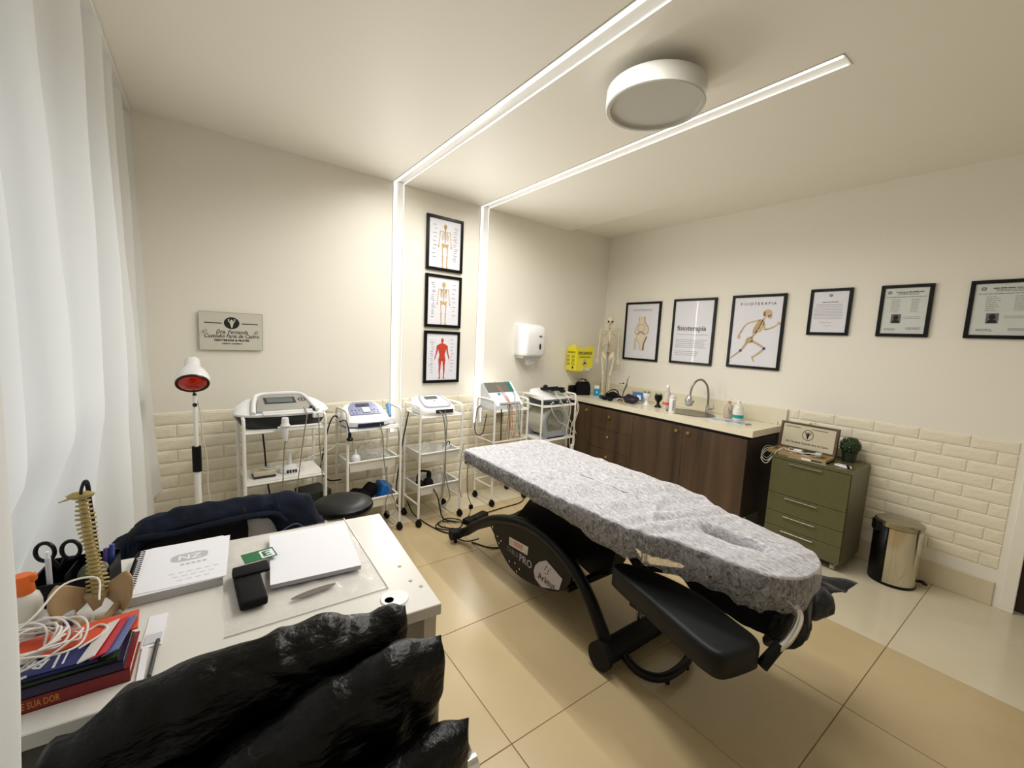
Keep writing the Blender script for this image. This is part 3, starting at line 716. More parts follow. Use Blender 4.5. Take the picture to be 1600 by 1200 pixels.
# tap
t = thing('mixer_tap', 'chrome flexible neck mixer tap with a round spray head over the sink', 'tap', (-.085, -1.39, Z))
b = MB(); b.lathe([(.026, 0), (.026, .006), (.019, .012), (.017, .07), (.012, .075), (0, .076)], seg=20); b.build('body', CHROME, t)
pts = cat([(0, 0, .07), (-.0, .005, .17), (-.01, .02, .25), (-.06, .045, .30), (-.12, .065, .285), (-.155, .08, .23), (-.165, .085, .16)], 8)
b = MB(); b.tube(pts, .0095, 12); b.build('neck', mat('brushed_neck', '97938c', .3, .9), t)
b = MB(); b.lathe([(0, .06), (.014, .055), (.03, .03), (.036, .01), (.036, -.005)], (-.168, .087, .105), 24); b.build('spray_head', CHROME, t)
b = MB(); b.lathe([(.035, -.005), (.036, -.02), (.030, -.038), (.018, -.045), (0, -.046)], (-.168, .087, .105), 24); b.build('spray_cup', mat('clear_grey_cup', 'b8b8b4', .2), t)
b = MB(); b.ball((-.135, .07, .10), .012); b.build('spray_button', BLACK, t)
b = MB(); b.cyl((0, 0, .035), (-.035, -.075, .05), .008, 10); b.cyl((-.035, -.075, .05), (-.03, -.07, .085), .005, 8); b.build('lever', CHROME, t)
def bottle(name, lab, x, y, prof, m, extra, group=None, cate='bottle'):
    t = thing(name, lab, cate, (x, y, Z), 0, group)
    b = MB(); b.lathe(prof, seg=24); b.build('bottle', m, t)
    for nm, pr, mm in extra:
        b = MB(); b.lathe(pr, seg=24); b.build(nm, mm, t)
    return t
CLR = mat('clear_bottle', 'cfc4b2', .15, alpha=.75)
t = bottle('soap_dispenser', 'clear pump soap bottle with pink base, left of the teal banded bottle', -.15, -1.615, [(.0, 0), (.034, 0), (.038, .01), (.038, .085), (.030, .112), (.013, .125), (.012, .13)], CLR,
   [('liquid', [(0, .002), (.0365, .002), (.0372, .012), (.0372, .028), (0, .028)], mat('pink_soap', 'c98a90', .3)), ('collar', [(.014, .127), (.0145, .142), (.008, .146)], mat('pale_pink', 'c98f96', .4)),
    ('pump', [(.005, .142), (.005, .158), (.012, .16), (.013, .170), (.004, .173)], WHITE)])
b = MB(); b.cyl((0, 0, .166), (-.03, -.02, .160), .0045, 8); b.build('spout', WHITE, t)
b = MB(); b.stroke(cat2([(-.02, .09), (-.01, .05), (.0, .075), (.01, .05), (.02, .09)], 4), .004, -.0388); b.stroke(cat2([(-.015, .04), (.0, .045), (.015, .038)], 4), .003, -.0388); o = b.build('label_flourish', mat('brown_print', '7d6c55', .6), t); o.rotation_euler = (0, 0, -.7)
bottle('lotion_bottle', 'white bottle with a teal band, rightmost bottle on the worktop', -.19, -1.715, [(0, 0), (.038, 0), (.042, .008), (.042, .095), (.034, .12), (.016, .137), (.014, .14)], mat('milky_bottle', 'dedcd0', .25),
   [('label_band', [(.0425, .022), (.0427, .024), (.0427, .046), (.0425, .048)], mat('teal_band', '159a9c', .4)), ('cap', [(.016, .138), (.0165, .165), (.012, .170), (0, .171)], WHITE), ('label', [(.0426, .05), (.0428, .052), (.0428, .09), (.0426, .092)], mat('white_label', 'eceae4', .5))])
bottle('spray_bottle', 'tall clear bottle with red band behind the white aerosol bottle', -.31, -1.115, [(0, 0), (.034, 0), (.037, .01), (.036, .11), (.026, .15), (.014, .19), (.013, .2)], mat('cloudy_bottle', 'd9d2c4', .3, alpha=.85),
   [('label_band', [(.0378, .045), (.0378, .068)], mat('coral_band', 'dd5646', .5)), ('cap', [(.014, .198), (.017, .2), (.017, .22), (.010, .232), (0, .233)], WHITE)])
t = bottle('aerosol_bottle', 'white pump bottle with grey print standing at the front edge of the sink', -.455, -1.268, [(0, 0), (.026, 0), (.029, .006), (.029, .125), (.026, .135)], WHITE,
   [('cap', [(.027, .134), (.027, .152), (.022, .158), (.008, .160), (.007, .172), (0, .173)], mat('cap_white', 'dcdad4', .4))])
b = MB()
for k in range(11): b.stroke([(-.014, .118-.0085*k), (.012-.004*(k % 3), .118-.0085*k)], .0036, -.0297)
o = b.build('label_print', INKG, t); o.rotation_euler = (0, 0, -.55)
# small blue cards
for k, (y, m_) in enumerate(((-1.60, '86a7c4'), (-1.70, '3f7fae'), (-1.79, '3f7fae'))):
    t = thing('booklet', ('blue and white card nearest the sink, first of three in a row', 'blue and white card in the middle of three beside the sink', 'blue and white card nearest the worktop end, last of three in a row')[k], 'card', (-.335+.02*k, y, Z), .0, 'cards lying right of the sink')
    b = MB(); b.box(-.07, .07, -.038, .038, 0, .002); b.build('card', PAPER, t)
    b = MB(); b.box(-.055, -.02, -.032, .032, .002, .0025); b.box(.0, .045, -.032, .032, .002, .0025); b.build('blue_field', mat('card_blue_%d' % k, m_, .4), t)
t = thing('key_clip', 'small metal clip lying beyond the blue cards on the worktop', 'clip', (-.33, -1.865, Z))
b = MB(); b.tube(cat([(-.04, 0, .005), (0, .012, .008), (.04, .004, .005), (.035, -.010, .005), (0, -.006, .008), (-.04, 0, .005)], 5), .003, 6); b.build('wire', mat('dull_metal', '8b8478', .3, .8), t)
# egg cup shaped planters
def planter(lab, x, y, m):
    t = thing('head_planter', lab, 'planter', (x, y, Z), 0, 'egg cup planters on the worktop')
    b = MB(); b.lathe([(0, 0), (.034, 0), (.030, .008), (.014, .03), (.012, .045), (.022, .06), (.034, .078), (.037, .10), (.034, .118), (.030, .118), (.030, .105), (0, .104)], seg=24)
    b.build('pot', m, t)
    b = MB()
    for k in range(12):
        a = k*2.4; r = .008+.0015*k; h = .035-.0012*k
        p = Vector((r*math.cos(a), r*math.sin(a), .112)); q = p + Vector((.016*math.cos(a), .016*math.sin(a), h))
        b.tube([p, (p+q)/2+Vector((.004*math.cos(a), .004*math.sin(a), 0)), q], [.004, .005, .0005], 5, flat=.4)
    b.build('succulent', mat('succulent_green', '4e6b3c', .5), t)
planter('white egg cup planter with a small succulent', -.275, -.865, WHITE)
planter('black egg cup planter with a small succulent', -.285, -1.005, BLACK)
# framed card behind the dark bundle
t = thing('photo_frame', 'light wood framed blue picture leaning behind the dark glittery pouch', 'picture frame', (-.23, -.73, Z), math.radians(-100))
t.rotation_euler = (math.radians(-14), 0, math.radians(-78))
b = MB()
for q in ((-.085, .085, .0, .016), (-.085, .085, .104, .12), (-.085, -.069, .016, .104), (.055, .085, .016, .104)): b.box(q[0], q[1], -.012, 0, q[2], q[3])
b.build('frame', mat('light_wood', 'c2a676', .5), t)
b = MB(); b.box(-.07, .056, -.008, -.002, .015, .105); b.build('picture', BLUE, t)
b = MB(); b.poly([(x, -.0085, z) for x, z in ((-.02, .075), (.02, .075), (.035, .03), (-.01, .03))]); b.build('white_figure', PAPER, t)
# dark glittery pouch
GLIT = mat('glitter_vinyl', '0c090e', .3, var=(260, '3a2c40', .06), bump=(60, .6, .004))
t = thing('pouch', 'crumpled dark glittery pouch on the worktop before the wood framed picture', 'pouch', (-.36, -.74, Z))
b = MB(); b.ball((0, 0, .045), .05, 1.15, 1.75, .85, 4); b.wob(.016, 20, 2)
for v in b.bm.verts: v.co.z = max(v.co.z, .0)
b.build('bag', GLIT, t, smooth=True)
b = MB(); b.tube(cat([(-.03, .08, .02), (-.055, .10, .03), (-.05, .12, .01)], 5), .006, 6); b.build('loop', BLACK, t)
# tool stand with tall instrument
t = thing('instrument_stand', 'small wire stand with a tall curved instrument on the worktop', 'stand', (-.20, -.47, Z))
b = MB(); b.lathe([(0, 0), (.04, 0), (.04, .004), (0, .006)], seg=20); b.build('base', mat('dull_metal2', '9b9284', .35, .6), t)
b = MB(); b.cyl((0, .02, .004), (0, .02, .16), .0025, 6); b.cyl((0, -.01, .004), (0, -.01, .14), .0025, 6); b.tube([(0, .03, .158), (0, -.03, .17)], .004, 6); b.build('wire', CHROME, t)
b = MB(); b.ball((0, -.035, .170), .009); b.ball((0, .0, .163), .007); b.build('knob', BLACK, t)
b = MB(); b.tube(cat([(0, -.03, .004), (0, -.045, .08), (0, -.075, .15), (0, -.085, .21), (0, -.105, .255)], 6), [.006]*6+[.008]*8+[.005]*6+[.0025]*5, 8); b.build('instrument', mat('grey_metal', '7f7b72', .35, .7), t)
# goggles / straps heap, cuffs
CLOTH_K = mat('black_fabric', '0d0d0f', .8, bump=(120, .3, .002))
def heap(name, lab, cate, x, y, z, blobs, m, seed=1, amp=.01, sc=22, rz=0, extra=None, group=None):
    t = thing(name, lab, cate, (x, y, z), rz, group)
    b = MB()
    for c, r, sx, sy, sz in blobs: b.ball(c, r, sx, sy, sz, 3)
    b.wob(amp, sc, seed)
    for v in b.bm.verts: v.co.z = max(v.co.z, 0)
    b.build('bundle' if name != 'cloth' else 'folds', m, t, smooth=True)
    if extra: extra(t)
    return t
def straps(t):
    b = MB(); b.tube(cat([(-.02, .1, .03), (0, .04, .085), (0, -.04, .09), (-.01, -.09, .04)], 6), .008, 6, flat=.4); b.build('strap', mat('grey_black_strap', '2b2b2c', .5), t)
heap('elastic_straps', 'heap of black elastic straps on the worktop beside the skeleton model', 'straps', -.26, -.43, Z, [((0, .07, .025), .032, 1, 1.2, .8), ((0, 0, .035), .042, 1, 1.3, .9), ((0, -.07, .022), .03, 1, 1.4, .75)], CLOTH_K, 3, extra=straps)
heap('wrist_cuff', 'blue and black cuff on the worktop, left of the plain black cuff', 'cuff', -.40, -.415, Z, [((0, .02, .02), .026, 1, 1.2, .8)], mat('blue_black_cuff', '16465f', .7), 4, .006, rz=.1)
heap('wrist_cuff', 'plain black padded cuff lying at the front of the worktop', 'cuff', -.445, -.505, Z, [((0, -.04, .02), .026, 1, 1.5, .8), ((0, .03, .02), .026, 1, 1.4, .8)], CLOTH_K, 5, .006)
heap('gauze_roll', 'white gauze roll lying between the cuffs and the glittery pouch', 'gauze roll', -.37, -.615, Z, [((0, 0, .018), .022, 1, 1.6, .8)], mat('gauze', 'cfc8c2', .8), 6, .003)
heap('gauze_wad', 'crumpled pale cloth lying behind the black cuff on the worktop', 'cloth', -.32, -.55, Z, [((0, 0, .008), .03, 1, 1.4, .35)], mat('gauze2', 'b9aeb2', .8), 6, .005)
t = thing('wooden_sticks', 'thin wooden sticks lying near the front edge of the worktop', 'sticks', (-.44, -.68, Z))
for a, bq in (((-.03, .08), (.02, -.1)), ((.0, .06), (-.05, -.06)), ((-.06, -.05), (.0, -.08))):
    b = MB(); b.tube([(a[0], a[1], .003), (bq[0], bq[1], .003)], .003, 6); b.build('stick', mat('stick_wood', 'b9986a', .6), t)
# black lunch bag, dark case, blue carton
t = thing('carry_bag', 'soft black carry bag with loop handles at the left end of the worktop', 'bag', (-.395, -.10, Z), -.35)
b = MB(); b.loft(sell(.085, .055, 4, 32), [(0, .95, .9, 0, 0, 0), (.01, 1, 1, 0, 0, 0), (.08, 1, 1, 0, 0, 0), (.12, .93, .8, 0, 0, 0), (.14, .86, .35, 0, 0, 0), (.146, .8, .12, 0, 0, 0)]); b.wob(.006, 18, 2, .01); b.build('body', CLOTH_K, t)
for sg in (-1, 1):
    b = MB(); b.tube(cat([(-.045, sg*.025, .125), (-.04, sg*.03, .165), (0, sg*.02, .178), (.03, sg*.022, .165), (.05, sg*.02, .12)], 6), .006, 6, flat=.5); b.build('handle', BLACK, t)
t = thing('hard_case', 'flat black case standing behind the soft black carry bag', 'case', (-.50, -.055, Z), -.05)
b = MB(); b.box(-.07, .06, -.02, .015, 0, .105, .012, 3); b.build('shell', BLACK, t)
t = thing('cream_tube_box', 'upright white and blue carton beside the black carry bag', 'carton', (-.335, -.255, Z), -.5)
b = MB(); b.box(-.026, .026, -.017, .017, 0, .118, .004, 2); b.build('carton', WHITE, t)
b = MB(); b.box(-.0265, .0265, -.0175, .0175, .004, .088, .002, 1); b.build('blue_sleeve', mat('cyan_label', '1b9cc4', .4), t)
b = MB(); b.box(-.013, .010, -.0182, -.0175, .042, .056); b.build('label', PAPER, t)

# ---- teaching skeleton on the worktop
def skeleton():
    t = thing('skeleton_model', 'white teaching skeleton model standing on a rod in the corner of the worktop', 'model', (-.21, -.27, Z), -.82)
    t.scale = (1, 1, 1); S = .875
    rod = MB(); rod.lathe([(0, 0), (.06, 0), (.06, .006), (.012, .012), (0, .012)], (0, .01, 0), 20); rod.cyl((0, .012, .01), (0, .012, .42*S+.1), .004, 8); rod.build('stand_rod', mat('rod_metal', 'a49a86', .35, .7), t)
    def zz(k): return k*S
    b = MB(); b.ball((0, -.005, zz(.945)), .054, .78, .95, 1.0, 3)
    for v in b.bm.verts:
        if v.co.z < zz(.935): v.co.x *= .78; v.co.y = v.co.y*.9-.006
    b.box(-.02, .02, -.042, -.005, zz(.875), zz(.905), .008, 2); b.build('skull', BONE, t)
    b = MB()
    for sg in (-1, 1): b.ball((sg*.017, -.049, zz(.938)), .0125, 1, .6, 1, 2)
    b.ball((0, -.053, zz(.912)), .007, .8, .5, 1, 2); b.box(-.014, .014, -.0445, -.040, zz(.889), zz(.8915)); b.build('eye_sockets', mat('socket_shadow', '2c241a', .8), t)
    sp = MB()
    for k in range(20):
        z = zz(.56+.30*k/19); yy = .01+.012*math.sin(k/19*PI*2)
        sp.lathe([(.0, -.004), (.011, -.004), (.009, 0), (.011, .004), (0, .004)], (0, yy, z), 10); sp.cyl((0, yy+.005, z), (0, yy+.024, z-.004), .003, 5)
    o = sp.build('spine', mat('spine_shade_tan', 'b59a66', .5), t)  # tan shadows behind the ribs put into the spine colour
    for k in range(10):
        ww = (.042, .058, .068, .074, .077, .078, .077, .073, .066, .056)[k]; z = zz(.825-.0215*k); dp = (.028, .036, .042, .046, .048, .05, .05, .048, .044, .038)[k]
        for sg in (-1, 1):
            P = [(0, .02, z), (sg*ww*.55, .03, z-.004), (sg*ww, .0, z-.016), (sg*ww*.85, -dp*.7, z-.028), (sg*.012, -dp, z-.020+(.0 if k < 7 else .03))]
            r = MB(); r.tube(cat(P if k < 8 else P[:4], 5), .0045, 6, flat=.7); r.build('rib', BONE, t)
    b = MB(); b.prism([(-.010, zz(.825)), (.010, zz(.825)), (.007, zz(.70)), (0, zz(.672)), (-.007, zz(.70))], 'y', -.050, -.042); b.build('breastbone', BONE, t)
    for sg in (-1, 1):
        b = MB(); b.tube(cat([(0, -.038, zz(.838)), (sg*.04, -.035, zz(.848)), (sg*.085, -.005, zz(.845))], 5), .0045, 6); b.build('collar_bone', BONE, t)
        b = MB(); b.prism([(sg*.03, zz(.84)), (sg*.085, zz(.842)), (sg*.05, zz(.74))], 'y', .03, .035); b.build('shoulder_blade', BONE, t)
        b = MB(); b.tube([(sg*.093, 0, zz(.838)), (sg*.096, 0, zz(.82)), (sg*.101, .004, zz(.67)), (sg*.102, .004, zz(.655))], [.012, .008, .007, .011], 8); b.build('upper_arm_bone', BONE, t)
        b = MB(); b.tube([(sg*.102, 0, zz(.648)), (sg*.106, -.006, zz(.50))], [.008, .006], 6); b.tube([(sg*.108, .006, zz(.645)), (sg*.113, .0, zz(.50))], [.005, .004], 6); b.build('forearm_bone', BONE, t)
        b = MB(); b.ball((sg*.110, -.003, zz(.487)), .010, 1, .6, .8, 2)
        for q in range(5): b.tube([(sg*(.102+.004*q), -.004, zz(.48)), (sg*(.099+.007*q), -.008, zz(.445)), (sg*(.098+.008*q), -.014, zz(.405+.01*abs(q-2)))], [.003, .0028, .0022], 5)
        b.build('hand_bones', BONE, t)
        b = MB(); b.grid(7, 6, lambda u, v: (sg*(.008+.05*u+.012*math.sin(v*PI)), .02-.045*v*(1-u*.4)+.012*u, zz(.515+.062*u*(1-v*.35)-.055*v)))
        b.build('hip_bone', BONE, t, thick=.004)
        b = MB(); b.tube([(sg*.048, -.005, zz(.50)), (sg*.064, 0, zz(.49)), (sg*.058, -.005, zz(.44)), (sg*.04, -.004, zz(.29)), (sg*.038, -.004, zz(.272))], [.013, .012, .010, .009, .016], 8); b.build('thigh_bone', BONE, t)
        b = MB(); b.ball((sg*.038, -.016, zz(.268)), .009); b.build('kneecap', BONE, t)
        b = MB(); b.tube([(sg*.038, -.002, zz(.26)), (sg*.036, -.002, zz(.22)), (sg*.033, 0, zz(.075)), (sg*.032, 0, zz(.06))], [.015, .009, .007, .011], 8); b.tube([(sg*.048, .004, zz(.25)), (sg*.043, .004, zz(.07))], .003, 5); b.build('shin_bone', BONE, t)
        b = MB(); b.ball((sg*.033, .006, zz(.05)), .012)
        for q in range(5): b.tube([(sg*(.028+.003*q), -.004, zz(.045)), (sg*(.026+.006*q), -.035, zz(.028)), (sg*(.026+.007*q), -.055+.004*q, zz(.018))], [.0045, .003, .0025], 5)
        b.build('foot_bones', BONE, t)
    b = MB(); b.prism([(-.018, zz(.56)), (.018, zz(.56)), (.008, zz(.515)), (0, zz(.50)), (-.008, zz(.515))], 'y', .012, .022); b.build('sacrum', mat('sacrum_shade_tan', '9a7a4a', .6), t)  # darker tan: shadow between the hips put into the sacrum colour
skeleton()

# ================================================================ green drawer cabinet, box, plant
GRN = mat('olive_lacquer', '615f40', .32, var=(40, '585738', .3))
GX, GY0, GY1, GZ0, GZ1 = -.42, -2.578, -2.100, .055, .705
t = thing('drawer_cabinet', 'olive green drawer cabinet on castors beside the worktop unit', 'cabinet', (0, 0, 0))
b = MB(); b.box(GX+.018, -.02, GY0, GY1, GZ0, GZ1-.022); b.box(GX, -.02, GY0, GY1, GZ1-.022, GZ1, .001, 1); b.build('carcass', GRN, t)
HND = mat('satin_steel', 'cfccc4', .25, .85)
zz_ = [GZ0+.002, .176, .287, .424, .680]
for k in range(4):
    b = MB(); b.box(GX, GX+.0175, GY0+.003, GY1-.003, zz_[k]+.003, zz_[k+1]-.001, .0012, 1); o = b.build('drawer', GRN, t)
    zc = zz_[k+1]-.018; hy = (GY0+GY1)/2-(-.02)
    b = MB(); b.box(GX-.018, GX-.012, hy-.10, hy+.10, zc-.003, zc+.003, .001, 1)
    for y in (-.09, .09): b.box(GX-.014, GX+.001, hy+y-.003, hy+y+.003, zc-.002, zc+.002)
    b.build('handle', HND, o)
b = MB(); b.box(GX-.002, GX+.03, GY0+.14, GY1-.10, GZ1, GZ1+.006, .002, 1); b.build('edge_pull', HND, t)
for x, y in ((GX+.05, GY0+.045), (GX+.05, GY1-.045), (-.06, GY0+.045), (-.06, GY1-.045)):
    b = MB(); b.cyl((x, y, GZ0), (x, y, .04), .008, 8); b.cyl((x, y-.012, .024), (x, y+.012, .024), .023, 16); b.box(x-.010, x+.012, y-.016, y+.016, .03, .05, .004, 1); b.build('castor', mat('clear_castor', 'b8b3a5', .2, .3), t)
GT = GZ1+.001
# open wooden box: lid upright with plaque, tray in front
t = thing('wooden_box', 'open wooden box with a name plate in its raised lid, on the olive cabinet', 'box', (-.215, -2.235, GT), -PI/2+.0)
WD = mat('box_wood', '6a5540', .5, var=(20, '4e3d2c', .3), stretch=(.2, 1, 1)); L2 = mat('box_wood_pale', 'a48a62', .5)
hw = .185
b = MB(); b.box(-hw, hw, -.16, .0, 0, .008); b.build('tray_floor', L2, t)
b = MB(); b.box(-hw, hw, -.165, -.155, 0, .028); b.box(-hw, -hw+.01, -.155, 0, 0, .028); b.box(hw-.01, hw, -.155, 0, 0, .028); b.box(-hw, hw, -.01, 0, 0, .028); b.build('tray_rim', L2, t)
lid = bpy.data.objects.new('lid', None); COL.objects.link(lid); lid.parent = t; lid.location = (0, .0, .028); lid.rotation_euler = (math.radians(-8), 0, 0)
b = MB(); b.box(-hw, hw, 0, .028, 0, .012); b.box(-hw, hw, 0, .028, .188, .2); b.box(-hw, -hw+.014, 0, .028, .012, .188); b.box(hw-.014, hw, 0, .028, .012, .188); b.box(-hw, hw, .024, .03, 0, .2); b.build('lid_frame', WD, lid)
b = MB(); b.box(-hw+.018, hw-.016, .004, .012, .014, .184, .001, 1); b.build('name_panel', mat('panel_beige', 'c8bfa6', .5), lid)
y = .0035
b = MB(); n = 28
for q in range(n):
    a0, a1 = 2*PI*q/n, 2*PI*(q+1)/n
    b.poly([(.036*math.cos(a0), y, .118+.040*math.sin(a0)), (.036*math.cos(a1), y, .118+.040*math.sin(a1)), (.032*math.cos(a1), y, .118+.036*math.sin(a1)), (.032*math.cos(a0), y, .118+.036*math.sin(a0))])
b.stroke([(-.15, .165), (-.05, .165)], .004, y); b.stroke([(.02, .165), (.12, .165)], .004, y); b.build('emblem_ring', INK, lid)
emblem(lid, 0, .118, 1.15, y-.0003, INK)
text('Dra. Fernanda Custódio Faria de Castro', .021, INK, lid, 0, y, .052, sx=.80, shear=.2, off=.0003)
b = MB(); b.lathe([(.003, 0), (.003, .008), (0, .009)], (0, .014, .2), 8); b.tube(cat([(-.012, .014, .2), (0, .014, .214), (.012, .014, .2)], 5), .003, 6); b.build('catch', BRASS, lid)
# cables & plugs in the box
t = thing('charger_cables', 'tangle of grey and white cables and chargers spilling from the open wooden box', 'cables', (-.30, -2.20, GT+.012))
rnd = random.Random(4)
for k in range(6):
    P = []; cx, cy = rnd.uniform(-.03, .03), rnd.uniform(-.1, .09)
    for q in range(9):
        a = q*1.1+k; P.append((cx+.05*math.cos(a)*rnd.uniform(.5, 1.1), cy+.09*math.sin(a)*rnd.uniform(.5, 1.1), .01+.02*rnd.random()))
    if k < 3: P = [(-.02, .13, .02), (-.09, .16, .03-.02*k), (-.13, .17, -.02-.02*k), (-.12, .13, -.05-.02*k), (-.08, .08, .015)] + P
    b = MB(); b.tube(cat(P, 5), .0028, 6); b.build('cable', (CORD_G, CORD_W, CORD_W, CORD_K, CORD_G, CORD_W)[k], t)
for (x, y, a, m, l) in ((.0, -.02, .3, WHITE, .05), (.02, -.08, -.2, BLACK, .05), (.03, -.14, .1, LGREY, .04)):
    b = MB(); b.box(x-.02, x+.02, y-l/2, y+l/2, .005, .035, .006, 2, a); b.build('charger', m, t)
t = thing('earphone_coil', 'small coiled white earphone cable at the front edge of the olive cabinet', 'earphones', (-.335, -2.505, GT))
b = MB(); b.tube(cat([(.035*math.cos(a*1.3)*(.7+.3*math.sin(a*2)), .045*math.sin(a*1.3), .006+.004*math.sin(a*3)) for a in [k*.6 for k in range(22)]], 4), .0035, 6); b.build('cable', WHITE, t)
b = MB(); b.ball((.02, -.02, .01), .009); b.ball((-.02, -.035, .01), .009); b.build('earbud', BLACK, t)
t = thing('pen', 'black and white pen lying at the front edge of the olive cabinet', 'pen', (-.385, -2.335, GT+.006))
b = MB(); b.cyl((0, .06, 0), (0, -.0, 0), .0045, 8); b.build('barrel', WHITE, t)
b = MB(); b.cyl((0, 0, 0), (.002, -.06, 0), .0048, 8); b.build('cap', BLACK, t)
def topiary():
    t = thing('potted_plant', 'small round green plant in a dark pot on the olive cabinet', 'plant', (-.12, -2.475, GT))
    b = MB(); b.lathe([(0, 0), (.036, 0), (.046, .07), (.048, .072), (.044, .072), (.04, .065), (0, .062)], seg=24); b.build('pot', mat('dark_pot', '2a2d22', .5), t)
    b = MB(); b.ball((0, 0, .115), .055, sub=3); b.wob(.012, 40, 3); b.build('leaf_core', mat('leaf_dark', '1e2c16', .7), t)
    rnd = random.Random(2); b = MB()
    for k in range(420):
        a = rnd.uniform(0, 2*PI); z = rnd.uniform(-.85, 1); r = math.sqrt(1-z*z); n = Vector((r*math.cos(a), r*math.sin(a), z)); p = Vector((0, 0, .115)) + n*.058
        u = n.orthogonal().normalized(); u.rotate(Matrix.Rotation(rnd.uniform(0, 6), 3, n)); w_ = n.cross(u); s_ = rnd.uniform(.006, .011)
        b.poly([p-u*s_*.2, p+w_*s_*.5+n*.003+u*s_*.4, p+u*s_+n*.006, p-w_*s_*.5+n*.003+u*s_*.4])
    o = b.build('foliage', mat('leaf_green', '3c5226', .5), t); o['kind'] = 'stuff'
topiary()
# pedal bin
t = thing('pedal_bin', 'polished steel pedal bin with black rear, in front of the white brick wall', 'bin', (-.185, -2.80, 0), math.radians(30))
STL = mat('polished_steel', 'cfc9ba', .12, 1)
b = MB(); b.lathe([(.118, .012), (.118, .375), (.116, .377)], seg=48); b.build('drum', STL, t)
b = MB(); b.lathe([(0, 0), (.120, 0), (.121, .016), (.118, .018)], seg=48); b.build('base_ring', BLACK, t)
b = MB(); b.lathe([(.122, .380), (.123, .405), (.115, .412), (.06, .418), (0, .419)], seg=48); b.build('lid', mat('lid_steel', 'a8a18c', .2, .9), t)
b = MB(); b.grid(14, 2, lambda u, v: (.1205*math.cos(math.radians(62)+u*math.radians(76)), .1205*math.sin(math.radians(62)+u*math.radians(76)), .012+.365*v)); b.build('rear_cover', BLACK, t, thick=.003)
b = MB(); b.box(-.06, .01, .095, .14, .335, .405, .008, 2); b.build('hinge', BLACK, t)
b = MB(); b.tube([(.0, -.11, .03), (.0, -.15, .03)], .008, 8, flat=.6); b.box(-.03, .03, -.175, -.145, .024, .034, .004, 1); b.build('pedal', BLACK, t)
